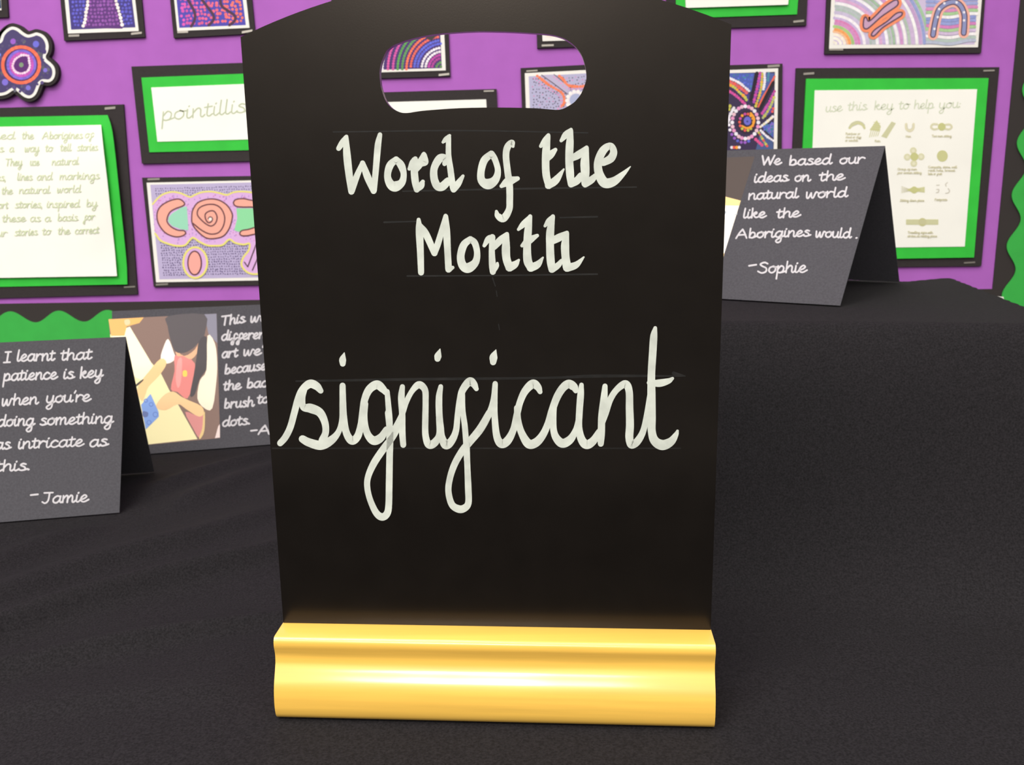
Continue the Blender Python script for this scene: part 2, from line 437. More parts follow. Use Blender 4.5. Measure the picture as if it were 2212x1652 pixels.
# --- painting with dark wavy lines
iq = [(372, -95), (512, -100), (531, 54), (387.4, 60)]
t, o, pic, yf = piece('dot_painting', 'pink and orange dot painting crossed by dark wavy lines, beside the chalkboard top corner', 'painting',
    [(357, -110), (533, -116), (551, 72), (375, 82)], [(366, -100), (520, -105), (539, 60), (383, 67)],
    [(395, 69, -2), (534, 68, -10)])
ink = Ink(wall_ink(yf)); ink.poly(iq, rgb(78, 70, 172))
dot_field(ink, iq, 16, 17, 3.7, lambda x, y, u, v: rgb(int(206 + 40 * u), int(84 + 36 * u), int(180 - 90 * u)) if random.random() < .97 else None)
for l in ([(1280, -250), (1340, -120), (1310, -40), (1320, 0), (1370, 90), (1390, 160), (1375, 220), (1350, 262)],
          [(1500, -250), (1430, -120), (1440, -40), (1460, 0), (1520, 80), (1570, 150), (1570, 200), (1525, 252)],
          [(1660, -250), (1720, -140), (1640, -60), (1640, 0), (1655, 60), (1720, 110), (1785, 160), (1780, 210), (1730, 250)]):
    ink.stroke(Zt([(*p, 27) for p in l]), rgb(74, 48, 72))
ink.build('painted_dots', M_ART, pic, o)

# --- dark-mounted painting cut off by the top left corner
t, o, pic, yf = piece('dot_painting', 'dark blue painting mostly outside the frame in the top left corner of the display', 'painting',
    [(-180, -120), (8, -126), (17.5, 37), (-165, 44)], [(-170, -110), (-4, -116), (3, 22), (-158, 30)])
ink = Ink(wall_ink(yf)); iq = [(-162, -104), (-6, -110), (2.5, 18), (-150, 24)]
ink.poly(iq, rgb(38, 62, 96)); dot_field(ink, iq, 14, 12, 4.5, lambda x, y, u, v: rgb(60, 130, 170))
ink.build('painted_dots', M_ART, pic, o)

# --- painting showing just above the board's shoulder
t, o, pic, yf = piece('dot_painting', 'painting whose lower left corner peeks over the curved top of the chalkboard', 'painting',
    [(706, -170), (880, -176), (890, 12), (717, 18)], [(716, -160), (870, -165), (880, 0), (728, 5)])
ink = Ink(wall_ink(yf)); iq = [(724, -150), (862, -155), (872, -9), (736, -5)]
ink.poly(iq, rgb(90, 60, 120)); dot_field(ink, iq, 14, 14, 4, lambda x, y, u, v: rgb(230, 130, 100))
ink.build('painted_dots', M_ART, pic, o)

# --- flower-shaped cut-out
Zf = Z(0, 40, 8.693)
FL = [(20,420),(60,310),(130,230),(230,180),(330,210),(420,280),(520,330),(620,310),(690,290),(790,330),(860,420),(885,520),(870,620),(830,700),(850,780),(930,850),(990,920),(1010,1020),(980,1120),(910,1170),(800,1165),(730,1220),(690,1320),(640,1420),(560,1470),(470,1450),(380,1380),(300,1320),(220,1330),(130,1390),(30,1420),(-120,1420),(-215,1350),(-230,1210),(-290,1110),(-380,1040),(-400,920),(-330,830),(-220,760),(-200,650),(-260,540),(-230,420),(-130,370),(-40,440)]
def offset(pts, d):
    S = [p[:2] for p in catmull([(*p, 0) for p in pts], 4, True)]; n = len(S); out = []
    for i in range(n):
        tt = S[(i + 1) % n] - S[i - 1]; tt = tt / np.linalg.norm(tt)
        out.append(S[i] + np.array([tt[1], -tt[0]]) * d)
    return out
def cut(outline_px, y, th):
    P = [on_y(p[0], p[1], y) for p in outline_px]; n = len(P)
    V = [tuple(p) for p in P] + [(p[0], p[1] + th, p[2]) for p in P]
    F = [tuple(range(n)), tuple(range(2 * n - 1, n - 1, -1))] + [(i, n + i, n + (i + 1) % n, (i + 1) % n) for i in range(n)]
    return V, F
c = on_y(46, 150, BACK)
t, o = thing('flower_cutout', 'wavy flower-shaped dot painting with an orange ring and white edge on the left', 'painting', (c[0], BACK, c[2] - 0.06))
mesh('mount', *cut(Zf(offset(FL, 92)), BACK - 0.006, 0.0059), M_MOUNT, t, o)
pic = mesh('picture', *cut(Zf(offset(FL, 27)), BACK - 0.0068, 0.0008), M_SHEET, t, o)
ink = Ink(wall_ink(BACK - 0.0068))
ink.poly(Zf(offset(FL, -27)), rgb(72, 62, 108))
for k in range(130):
    a, r = random.uniform(0, 6.28), random.uniform(380, 640)
    x, y = 400 + r * math.cos(a), 870 + r * math.sin(a)
    if r < 560 or abs(math.sin(a * 3.5)) > .75:
        p = Zf([(x, y)])[0]
        if r < 520: ink.dot(p[0], p[1], random.uniform(1.5, 4.5), vary(random.choice([rgb(84, 76, 112), rgb(92, 92, 104), rgb(70, 56, 112), rgb(88, 74, 124)])), 7)
def ring(cx, cy, rx, ry, w, colr, n=40, gapd=False):
    pts = [(cx + rx * math.cos(2 * math.pi * k / n), cy + ry * math.sin(2 * math.pi * k / n)) for k in range(n)]
    ink.stroke(Zf([(*p, w) for p in pts]), colr, 2, True)
def disc(cx, cy, rx, ry, colr, n=28):
    p = Zf([(cx, cy)])[0]; ink.dot(p[0], p[1], rx / 8.693, colr, n, ry / 8.693)
disc(398, 870, 375, 370, rgb(62, 44, 84)); ring(396, 870, 345, 335, 62, rgb(232, 104, 82), 30)
for k in range(26):
    a = k * .2417 + .1; p = Zf([(396 + 345 * math.cos(a), 870 + 335 * math.sin(a))])[0]
    ink.dot(p[0], p[1], 4.1, vary(rgb(240, 112, 84), .15), 7)
disc(400, 868, 300, 300, rgb(70, 44, 92)); disc(402, 866, 282, 284, rgb(126, 98, 200)); disc(405, 865, 232, 238, rgb(176, 82, 180))
for k in range(44):
    a = k * .1428; p = Zf([(403 + 258 * math.cos(a), 866 + 262 * math.sin(a))])[0]; ink.dot(p[0], p[1], 3.0, vary(rgb(126, 100, 205)), 6)
    p = Zf([(405 + 205 * math.cos(a), 866 + 210 * math.sin(a))])[0]; ink.dot(p[0], p[1], 2.8, vary(rgb(190, 84, 178)), 6)
ink.poly(Zf([(p[0], p[1]) for p in catmull([(400,700,0),(470,700,0),(530,760,0),(545,870,0),(510,970,0),(400,1010,0),(300,970,0),(262,880,0),(310,780,0)], 5, True)]), rgb(92, 40, 112))
dots_on(ink, Zf([(400,680),(470,690),(530,700),(548,810),(560,890),(520,985),(440,1025),(370,1030),(290,1000),(238,915),(245,850),(290,760),(400,690)]), 2.9, rgb(236, 206, 226), 1.7)
disc(400, 870, 42, 45, rgb(124, 146, 118))
for (x, y, r, cc) in ((245,430,52,(150,92,196)),(675,480,60,(108,106,210)),(850,970,40,(124,110,204)),(530,1300,46,(122,110,204)),(95,1195,60,(124,108,206)),(-10,680,32,(112,130,220)),(-150,1000,45,(124,108,206))):
    disc(x, y, r, r * 1.05, rgb(*cc), 12)
ink.build('painted_dots', M_ART, pic, o)

# --- "pointillism" word card
t, o = thing('word_card', 'green edged word card reading pointillism, half hidden by the chalkboard', 'sign', on_y(306, 353, BACK))
sheet('mount', [(283.6, 143.6), (600, 133), (618, 346), (306.3, 353.4)], BACK - MOUNT_T, MOUNT_T - 0.0001, M_MOUNT, t, o)
sheet('green_border', [(305.4, 167.6), (580, 157), (596, 323), (322.7, 328.8)], BACK - 0.004, 0.001, M_GREEN, t, o)
pp = sheet('paper', [(326.7, 189), (562, 180), (576, 300), (340, 306)], BACK - 0.0046, 0.0006, M_WHITE, t, o)
ink = Ink(wall_ink(BACK - 0.0046))
write(ink, 'pointillism', 349, 572, 261, 238, 19, 3.0, rgb(186, 194, 166), .05, 6)
ink.build('handwriting', M_INKS, pp, o)

# --- big text poster on the left
t, o = thing('text_poster', 'large green edged poster of faint handwriting under the flower cut-out', 'poster', on_y(60, 644, BACK))
ym = BACK - MOUNT_T
sheet('mount', [(-190, 238), (266.5, 225.3), (297, 635.7), (-150, 648)], ym, MOUNT_T - 0.0001, M_MOUNT, t, o)
gedge = [(234.5, 248.8), (245, 276), (253, 326.6), (266.4, 460), (274.4, 553), (276.6, 613.8)]
sheet('green_border', [(-160, 256), (234.5, 248.8), (276.6, 613.8), (-128, 622)], ym - 0.001, 0.0008, M_GREEN, t, o, curl=0.006, edge=gedge)
wedge = [(221, 270), (229, 320), (237, 385), (246, 490), (254.5, 595.7)]
wq = [(-140, 276), (221, 270), (254.5, 595.7), (-112, 602)]
pp = sheet('paper', wq, ym - 0.0042, 0.0006, M_WHITE, t, o, curl=0.0075, edge=wedge)
wed = catmull([(*p, 0) for p in wedge], 8)
def paper_px(u, v):
    k = v * (len(wed) - 1); k0 = int(k); k1 = min(k0 + 1, len(wed) - 1)
    e = wed[k0] * (1 - (k - k0)) + wed[k1] * (k - k0)
    return lerp_quad(wq, u, v) + (e[:2] - lerp_quad(wq, 1, v)) * u ** 3
def lift_text(px, py, l):
    u, v = .5, .5
    for _ in range(8):
        q = paper_px(u, v)
        u = min(1, max(0, u + (px - q[0]) / 362)); v = min(1, max(0, v + (py - q[1]) / 326))
    lf = 0.0075 * u ** 4 * (0.35 + 0.65 * math.sin(math.pi * min(1, v * 1.1 + .05)))
    P = on_y(px, py, ym - 0.0042 - l - 0.00025)
    return np.array([P[0], P[1] - lf, P[2]])
ink = Ink(lift_text)
TC = rgb(205, 214, 180)
for (wd, x0, x1, y0, y1) in (('studied',-64,32,301,300),('the',47,73,300,300),('Aborigines',92,181,300,299),('of',186,205,298,297),
    ('as',-14,8,329,328),('a',20,30,328,328),('way',53,85,328,327),('to',98,115,327,327),('tell',131,156,326,326),('stories',169,216,326,325),
    ('They',11,48,358,357),('use',65,85,357,357),('natural',113,173,357,355),('inks,',-22,13,391,390),('lines',37,70,389,389),('and',80,114,389,388),('markings',130,220,388,386),
    ('the',3,27,419,419),('natural',41,109,418,417),('world',124,177,416,415),('short',-20,17,450,450),('stories,',32,93,449,448),('inspired',101,174,448,447),('by',189,214,446,445),
    ('these',4,55,479,478),('as',65,88,478,478),('a',97,110,478,478),('basis',125,170,477,476),('for',182,208,475,474),
    ('our',-18,15,511,510),('stories',31,81,509,507),('to',91,110,507,506),('the',125,152,506,505),('correct',163,216,505,503)):
    write(ink, wd, x0, x1, y0, y1, 9.5, 2.1, TC, .12, 3)
ink.build('handwriting', M_INKS, pp, o)
staple(238, 233.5, -5, ym, t, o, 23, 5); staple(280, 619.5, -3, ym, t, o, 24, 3)

# --- painting with crescents and a spiral
iq = [(324.5, 399), (583, 393), (603, 598), (344.5, 603.3)]
t, o, pic, yf = piece('dot_painting', 'lilac dot painting of a salmon spiral and crescents, left of the chalkboard', 'painting',
    [(306.7, 383.6), (600, 379), (622, 615), (331.8, 619.7)], [(316.7, 394.5), (590, 388.5), (611, 604.5), (337.2, 609.7)],
    [(332, 387, -2, 26, 4), (350, 614, -3, 26, 4)])
ink = Ink(wall_ink(yf)); Zs = Z(290, 370, 5.507)
ink.poly(iq, rgb(184, 172, 208))
dot_field(ink, iq, 46, 36, 1.5, lambda x, y, u, v: rgb(98, 84, 128), .18)
ytop = [(220,390),(280,320),(350,270),(450,245),(550,260),(620,290),(670,305),(720,280),(800,250),(900,240),(1000,255),(1100,280),(1180,250),(1280,240),(1420,255),(1600,300)]
ybot = [(250,740),(310,820),(400,860),(500,885),(600,880),(650,830),(700,790),(780,840),(870,880),(950,885),(1050,875),(1130,810),(1200,850),(1300,870),(1370,860),(1360,940),(1300,1020),(1275,1100),(1310,1170),(1400,1220),(1560,1210)]
ct = [(p[0], p[1]) for p in catmull([(*p, 0) for p in ytop], 4)]; cb = [(p[0], p[1]) for p in catmull([(*p, 0) for p in ybot], 4)]
PINK = rgb(216, 172, 222)
ink.up(); ink.poly(Zs(ct + cb[::-1]), PINK)
ink.dot(*Zs([(725, 1085)])[0], 150 / 5.507, PINK, 28, 190 / 5.507)
for k in range(420):
    x, y = random.uniform(235, 1440), random.uniform(270, 860)
    yt = np.interp(x, [p[0] for p in ytop], [p[1] for p in ytop]); yb = np.interp(x, [250,500,650,700,900,1130,1400], [740,885,830,790,885,810,860])
    if yt + 25 < y < yb - 20: ink.dot(*Zs([(x, y)])[0], 1.3, vary(random.choice([rgb(150, 120, 190), rgb(200, 110, 180), rgb(190, 150, 215)])), 6)
ink.up()
YEL = rgb(228, 218, 120)
ink.stroke(Zs([(*p, 20) for p in ytop]), YEL); ink.stroke(Zs([(*p, 22) for p in ybot]), YEL)
ink.stroke(Zs([(725 + 142 * math.cos(k * .2618), 1085 + 182 * math.sin(k * .2618), 24) for k in range(24)]), YEL, 3, True)
GRN = rgb(152, 212, 184)
ink.poly(Zs([(450,500),(560,430),(625,415),(645,700),(560,690),(450,650),(405,600),(405,550)]), GRN)
ink.poly(Zs([(1215,440),(1480,440),(1500,690),(1350,690),(1240,720),(1190,700),(1225,560)]), rgb(140, 214, 160))
SAL = rgb(238, 168, 152); BRN = rgb(96, 54, 64)
def shape(pts, fill, line=16, n=4):
    S = [(p[0], p[1]) for p in catmull([(*p, 0) for p in pts], n, True)]
    ink.up(); ink.poly(Zs(S), fill); ink.up(); ink.stroke(Zs([(*p, line) for p in S]), BRN, 1, True)
shape([(600,385),(560,340),(500,330),(400,360),(310,420),(272,500),(280,600),(330,690),(400,750),(500,780),(580,765),(612,735),(590,705),(520,700),(440,660),(392,600),(397,540),(430,480),(500,440),(570,415)], SAL)
shape([(700,450),(760,370),(880,330),(1000,340),(1100,400),(1160,490),(1165,560),(1130,680),(1060,770),(950,800),(850,790),(750,710),(690,620),(685,520)], SAL)
ink.up(); ink.stroke(Zs([(*p, 16) for p in [(700,620),(800,700),(900,745),(1000,730),(1060,650),(1075,540),(1030,440),(950,395),(850,400),(770,440),(750,510),(790,570),(860,630),(920,650),(970,610),(985,540),(950,475),(890,475),(845,510),(850,570),(880,610),(915,600),(930,565),(905,542),(880,562)]]), BRN, 5)
ink.up(); ink.dot(*Zs([(905, 568)])[0], 3.6, rgb(240, 232, 225))
shape([(1180,375),(1210,335),(1300,325),(1400,345),(1560,360),(1560,440),(1400,425),(1300,425),(1210,415)], SAL)
shape([(1255,740),(1280,705),(1360,690),(1440,665),(1560,640),(1560,720),(1440,745),(1350,765),(1280,765)], SAL)
shape([(718 + 80 * math.cos(k * .3927), 1090 + 140 * math.sin(k * .3927)) for k in range(16)], rgb(240, 166, 156))
ink.up(); ink.stroke(Zs([(1310,1080,13),(1350,1135,13)]), DARK); ink.stroke(Zs([(1350,1135,13),(1460,840,13)]), DARK); ink.stroke(Zs([(1405,1175,13),(1500,960,13)]), DARK)
ink.build('painted_dots', M_ART, pic, o)

# --- painting of rainbow arcs seen through the hand hole
iq = [(797, 45), (949.5, 41), (954.5, 147), (803, 151)]
t, o, pic, yf = piece('dot_painting', 'dot painting of many coloured quarter circles seen through the left of the hand hole', 'painting',
    [(783, 31), (967, 25), (973, 164.8), (788, 170)], [(790, 38), (958, 34), (963, 152), (795, 157)], [(959, 161, -6)])
ink = Ink(wall_ink(yf)); ink.poly(iq, rgb(74, 48, 112))
cx, cy = 957, 149
for r, cc in ((7,(96,140,84)),(15,(96,146,86)),(24,(176,66,150)),(31,(186,70,160)),(38,(232,222,232)),(46,(236,228,238)),(55,(92,98,206)),(62,(96,104,214)),(70,(226,104,90)),(79,(240,116,84)),(88,(96,150,88)),(98,(92,156,80)),(108,(204,84,160)),(119,(214,90,160)),(131,(230,222,232)),(140,(206,80,150))):
    for k in range(int(r * 1.6 / 5.6) + 1):
        a = math.pi + k * 5.8 / r
        x, y = cx + r * math.cos(a), cy + r * math.sin(a)
        if inside(iq, x, y) and a < 1.52 * math.pi: ink.dot(x, y, 3.1, vary(rgb(*cc), .12), 8)
ink.poly([(915, 70), (935, 70), (942, 78), (932, 88), (922, 84)], rgb(62, 56, 60))
ink.build('painted_dots', M_ART, pic, o)

# --- white text panel seen through the hole
piece('blank_poster', 'plain white panel on a black mount along the bottom of the hand hole', 'poster',
    [(780, 200.5), (1072.6, 192), (1079, 330), (790, 338)], [(800, 221.5), (1050, 214.5), (1056, 310), (808, 316)],
    [(1056, 196.5, -2, 22, 3)], M_WHITE, 'paper')

# --- cream painting corner in the top right of the hole
t, o, pic, yf = piece('dot_painting', 'cream painting whose corner shows in the upper right of the hand hole', 'painting',
    [(1154, -85), (1330, -90), (1338, 98), (1160.5, 104)], [(1166, -75), (1320, -80), (1327, 84), (1172, 89)], [(1183, 98, -2, 26, 4)])
ink = Ink(wall_ink(yf)); iq = [(1174, -66), (1311, -71), (1318, 75), (1180, 80)]
ink.poly(iq, rgb(240, 226, 210))
dot_field(ink, iq, 12, 13, 3.6, lambda x, y, u, v: random.choice([rgb(236, 150, 110), rgb(150, 120, 190), rgb(235, 210, 170)]))
ink.build('painted_dots', M_ART, pic, o)

# --- pale lilac painting with orange edged paths, right of the hole
iq = [(1142, 165), (1311, 156), (1318, 310), (1148, 317)]
t, o, pic, yf = piece('dot_painting', 'pale lilac painting with orange dotted paths in the lower right of the hand hole', 'painting',
    [(1124.5, 147), (1330, 136.5), (1338, 330), (1131, 338)], [(1133.6, 158), (1320, 148.5), (1327, 318), (1139, 326)], [(1149, 153, -4, 24, 3)])
ink = Ink(wall_ink(yf)); Zh = Z(790, 50, 4.424)
ink.poly(iq, rgb(178, 174, 206))
dot_field(ink, iq, 24, 21, 1.5, lambda x, y, u, v: rgb(84, 74, 96) if random.random() < .8 else rgb(206, 130, 180), .3)
ink.up(); ink.poly(Zh([(1680,495),(1800,490),(1965,625),(1920,672)]), rgb(186, 176, 206))
ink.stroke(Zh([(1680,495,8),(1800,580,8),(1920,672,8)]), rgb(96, 80, 96)); ink.stroke(Zh([(1800,490,8),(1880,555,8),(1965,625,8)]), rgb(96, 80, 96))
ink.stroke(Zh([(1920,672,8),(1915,740,8),(1890,800,8)]), rgb(96, 80, 96))
ORG = rgb(238, 128, 92)
for l in ([(1640,505),(1700,550),(1750,590),(1820,630),(1880,672),(1900,740),(1885,780),(1855,805)], [(1830,492),(1880,530),(1930,590),(2000,605),(2100,600),(2200,560)]):
    dots_on(ink, Zh(l), 3.6, ORG, 1.6, iq); dots_on(ink, Zh([(p[0] - 30, p[1] + 22) for p in l]), 2.2, rgb(214, 150, 196), 3.0, iq)
ink.up(); ink.dot(*Zh([(2010, 740)])[0], 21, rgb(226, 218, 226), 20); ink.up(); ink.dot(*Zh([(2010, 735)])[0], 14, rgb(168, 174, 208), 18)
for k in range(14): ink.dot(*Zh([(2010 + 88 * math.cos(k * .449), 740 + 90 * math.sin(k * .449))])[0], 4, rgb(240, 234, 234), 8)
ink.build('painted_dots', M_ART, pic, o)

# --- vivid ring-and-ray painting right of the board
iq = [(1507, 160), (1674, 155.3), (1671, 335), (1509, 340)]
t, o, pic, yf = piece('dot_painting', 'vivid dot painting of a ring with coloured rays, between the chalkboard and the key poster', 'painting',
    [(1490, 143), (1690.5, 137.3), (1688.5, 352), (1492, 357)], [(1500, 154), (1681, 147.3), (1678.6, 343), (1502, 348)], [(1671, 142.5, -4, 26, 5)])
ink = Ink(wall_ink(yf)); Zr = Z(1550, 120, 7.51)
ink.poly(iq, rgb(58, 46, 78))
BL = rgb(78, 96, 176)
ink.poly(Zr([(-100,290),(600,285),(545,590),(350,430),(200,350),(-100,300)]), BL); ink.poly(Zr([(920,1075),(720,1160),(905,1335)]), BL); ink.poly(Zr([(700,285),(925,285),(900,380),(720,700),(640,780)]), rgb(80, 96, 160)); ink.poly(Zr([(915,650),(915,900),(720,1030),(720,970)]), rgb(84, 70, 150))
ink.poly(Zr([(700,1240),(900,1390),(905,1600),(600,1600)]), rgb(74, 92, 140)); ink.poly(Zr([(190,420),(520,620),(500,760),(190,480)]), rgb(70, 58, 130))
for k in range(60):
    x, y = random.uniform(210, 560), random.uniform(300, 560)
    if y < 300 + (x - 150) * .55: ink.dot(*Zr([(x, y)])[0], 2.2, vary(random.choice([rgb(96, 112, 214), rgb(70, 128, 150), rgb(84, 96, 200)])), 7)
    x, y = random.uniform(750, 905), random.uniform(1090, 1300)
    if abs(y - 1170) < (x - 700) * .7: ink.dot(*Zr([(x, y)])[0], 2.0, vary(random.choice([rgb(96, 110, 200), rgb(70, 130, 140), rgb(130, 100, 190)])), 7)
WH, CO, YG, MG, OR = rgb(232, 226, 236), rgb(226, 92, 84), rgb(196, 190, 84), rgb(198, 76, 158), rgb(240, 160, 56)
def rr(pts, colr, r=3.1, gap=1.55): dots_on(ink, Zr(pts), r, colr, gap, iq)
rr([(0,300),(200,370),(350,440),(450,520),(530,590)], WH); rr([(0,360),(210,430),(320,490),(420,560),(500,630)], [CO, rgb(210, 100, 110)], 4.4, 1.4)
rr([(0,400),(190,470),(290,530),(360,600),(440,670),(480,740)], [YG, rgb(180, 190, 90), OR], 3.6); rr([(0,500),(190,580),(310,660),(440,780)], [MG, rgb(214, 80, 150)], 3.4)
rr([(690,285),(650,500),(580,790)], [MG, rgb(170, 74, 176)], 3.6, 1.4); rr([(730,300),(700,560),(620,820)], [YG, rgb(220, 170, 70)], 3.3); rr([(762,280),(765,430),(740,560)], WH, 3)
rr([(830,285),(815,400)], rgb(78, 140, 160), 3); ink.stroke(Zr([(925,340,32),(820,540,32),(740,670,30),(660,830,26)]), rgb(228, 104, 84))
ink.stroke(Zr([(640,285,55),(600,450,50),(540,720,40)]), rgb(40, 32, 44)); ink.stroke(Zr([(905,440,55),(780,680,55),(690,870,50)]), rgb(42, 32, 42))
rr([(925,580),(830,770),(710,960)], [MG, rgb(186, 84, 170)], 3.5, 1.4); rr([(915,680),(870,800),(790,940),(720,1030)], [YG, rgb(170, 176, 120)], 3.3); rr([(905,860),(880,930)], CO, 3.6)
rr([(920,970),(830,1050),(690,1160)], [WH, rgb(232, 220, 190)], 3.3, 1.3); rr([(700,1215),(800,1310),(905,1380)], WH, 3)
rr([(670,1250),(760,1400),(820,1490)], [YG, CO, rgb(160, 170, 110)], 2.8); rr([(620,1360),(720,1450)], rgb(216, 80, 140), 3.6)
for k in range(24):
    a = k * .2618; ink.dot(*Zr([(450 + 212 * math.cos(a), 1085 + 262 * math.sin(a))])[0], 4.2, vary(WH if k % 3 == 0 else (rgb(226, 150, 196) if k % 3 == 1 else rgb(232, 190, 206)), .08), 9)
for k in range(9):
    a = 1.2 + k * .26; ink.dot(*Zr([(420 + 235 * math.cos(a), 1085 + 325 * math.sin(a))])[0], 3.4, vary(random.choice([WH, rgb(150, 90, 190), rgb(96, 100, 200)])), 8)
ink.dot(*Zr([(470, 1080)])[0], 155 / 7.51, rgb(52, 38, 58), 20, 195 / 7.51)
for k in range(14):
    a = k * .449; ink.dot(*Zr([(470 + 112 * math.cos(a), 1080 + 135 * math.sin(a))])[0], 3.2, vary(random.choice([YG, CO, MG, OR]), .1), 8)
ink.stroke(Zr([(540,935,36),(585,1000,36),(590,1080,36),(550,1150,34),(470,1175,32),(400,1140,26)]), OR)
ink.dot(*Zr([(485, 1060)])[0], 8, rgb(108, 106, 204), 14, 9.5); ink.dot(*Zr([(483, 1068)])[0], 2.2, rgb(60, 66, 130), 8)
rr([(200,820),(185,900)], YG, 3.8); rr([(265,850),(220,930),(185,1000),(170,1080)], WH, 3.4, 1.3); rr([(230,1490),(300,1490),(380,1488)], [WH, CO, OR], 3.4)
ink.build('painted_dots', M_ART, pic, o)

# --- green edged sign cut by the top of the frame
t, o = thing('green_sign', 'green edged white sign cut by the top of the picture, right of the chalkboard', 'sign', on_y(1590, 60, BACK))
sheet('mount', [(1438, -120), (1750, -128), (1742, 55), (1440, 64)], BACK - MOUNT_T, MOUNT_T - 0.0001, M_MOUNT, t, o)
sheet('green_border', [(1459, -105), (1733, -112), (1721.6, 31), (1460.5, 40)], BACK - 0.004, 0.001, M_GREEN, t, o)
sheet('paper', [(1476, -90), (1712, -97), (1702.4, 10), (1482, 17)], BACK - 0.0066, 0.0026, M_WHITE, t, o)
staple(1725, 46, -6, BACK - MOUNT_T, t, o)

# --- pastel painting with clubs and an arch
iq = [(1808, -112), (2120, -115), (2105, 96), (1800.5, 96)]
t, o, pic, yf = piece('dot_painting', 'pastel painting with two orange edged clubs and a blue arch, above the key poster', 'painting',
    [(1791, -130), (2138, -133), (2119.6, 114.4), (1781.5, 116.5)], [(1801, -120), (2131, -124), (2112.5, 102), (1791, 105)], [(1806, 106.5, 0, 30, 5)])
ink = Ink(wall_ink(yf)); Zp = Z(1760, 0, 4.894)
ink.poly(iq, rgb(204, 188, 218))
bands = [(30,(240,232,220)),(75,(244,236,226)),(115,(240,228,214)),(150,(238,190,150)),(172,(238,160,96)),(205,(166,196,128)),(240,(208,140,190)),(272,(214,130,184)),(300,(196,176,216)),(325,(238,232,238)),(360,(200,188,216)),(395,(176,190,184)),(430,(180,190,190)),(462,(240,236,240)),(500,(214,168,206)),(535,(192,172,216)),(565,(238,234,240)),(600,(176,190,178)),(640,(160,186,160)),(680,(238,232,236)),(720,(206,150,200)),(760,(240,236,236)),(800,(176,192,178)),(840,(204,180,214)),(880,(240,238,238)),(920,(196,160,204)),(960,(150,160,210)),(1000,(160,194,160))]
for r, cc in bands:
    for k in range(int(r * 1.75 / 20) + 2):
        a = -k * 21 / r
        x, y = 200 + r * math.cos(a), 475 + r * math.sin(a) * .95
        if x < 1190 and a > -1.75:
            p = Zp([(x, y)])[0]
            if inside(iq, *p): ink.dot(p[0], p[1], 3.6, vary(rgb(*cc), .07), 7)
hb = [(-300,(204,180,214)),(-200,(160,170,214)),(-100,(206,150,200)),(-40,(160,190,160)),(30,(150,160,214)),(70,(160,168,216)),(110,(214,140,190)),(145,(164,200,150)),(180,(238,234,238)),(215,(142,154,210)),(250,(150,160,214)),(285,(210,130,190)),(320,(166,200,150)),(355,(206,186,216)),(395,(240,236,238)),(430,(176,192,186)),(462,(180,186,206))]
for y0, cc in hb:
    for x in range(1190, 1720, 20):
        p = Zp([(x, y0 + 14 * math.sin(x / 70) - (x - 1190) * .05)])[0]
        if inside(iq, *p): ink.dot(p[0], p[1], 3.7, vary(rgb(*cc), .07), 7)
HALO = rgb(240, 142, 104); LINE = rgb(88, 66, 88)
def club(pts, halo):
    S = [(p[0], p[1]) for p in catmull([(*p, 0) for p in pts], 4, True)]
    ink.up(); ink.stroke(Zp([(*p, halo) for p in S]), HALO, 1, True); ink.up(); ink.poly(Zp(S), rgb(196, 156, 186)); ink.up(); ink.stroke(Zp([(*p, 15) for p in S]), LINE, 1, True)
club([(850,0),(882,20),(870,60),(800,110),(700,180),(600,270),(550,305),(515,285),(520,200),(545,185),(570,225),(640,170),(740,70)], 75)
club([(925,140),(910,170),(830,220),(720,290),(640,370),(610,380),(600,360),(640,310),(760,230),(850,150),(900,130)], 70)
arch = [(1250,370),(1270,250),(1310,110),(1380,45),(1470,20),(1540,60),(1580,150),(1582,250),(1575,350)]
for wd, cc in ((112, rgb(238, 176, 160)), (64, LINE), (40, rgb(140, 146, 190))):
    ink.up(); ink.stroke(Zp([(*p, wd) for p in arch]), cc)
ink.up()
for p in ((1265, 305), (1315, 95), (1370, 35), (1500, 25), (1578, 130), (1578, 215), (1300, 180)): ink.dot(*Zp([p])[0], 2.8, rgb(232, 228, 236), 8)
ink.build('painted_dots', M_ART, pic, o)

# --- key poster
t, o = thing('key_poster', 'green edged key poster of symbols headed use this key to help you', 'poster', on_y(1910, 577, BACK))
sheet('mount', [(1720, 147), (2159, 145), (2120, 574.7), (1701, 579)], ym, MOUNT_T - 0.0001, M_MOUNT, t, o)
sheet('green_border', [(1741.7, 170), (2135.5, 168.6), (2104, 556), (1722, 562)], ym - 0.0022, 0.0022, M_GREEN, t, o)
pp = sheet('paper', [(1760, 195), (2110.7, 192.7), (2084, 532.4), (1747, 537)], ym - 0.0028, 0.0006, M_WHITE, t, o)
staple(1747, 159, -4, ym, t, o); staple(2136, 152.5, -2, ym, t, o, 24, 3.5); staple(2094, 567, -3, ym, t, o, 24, 3)
ink = Ink(wall_ink(ym - 0.0028))
HC = rgb(208, 214, 190)
for a in (('use',1783,1819,242,240),('this',1831,1873,239,237),('key',1888,1930,237,236),('to',1941,1964,236,235),('help',1974,2017,235,234),('you:',2028,2076,234,232)):
    write(ink, *a, 11.5, 2.3, HC, .12, 4)
OL = rgb(206, 205, 158); OD = rgb(198, 198, 138); GY = rgb(196, 194, 182)
Zk = Z(1780, 190, 6.506)
ink.stroke(Zk([(360,560,36),(400,510,46),(470,485,50),(540,510,46),(570,565,30)]), OL); ink.stroke(Zk([(350,545,8),(400,500,8),(470,468,8),(530,480,8),(575,520,8)]), GY); ink.stroke(Zk([(400,540,6),(470,510,6)]), GY)
ink.poly(Zk([(740,450),(800,545),(770,610),(640,590),(690,520)]), OL)
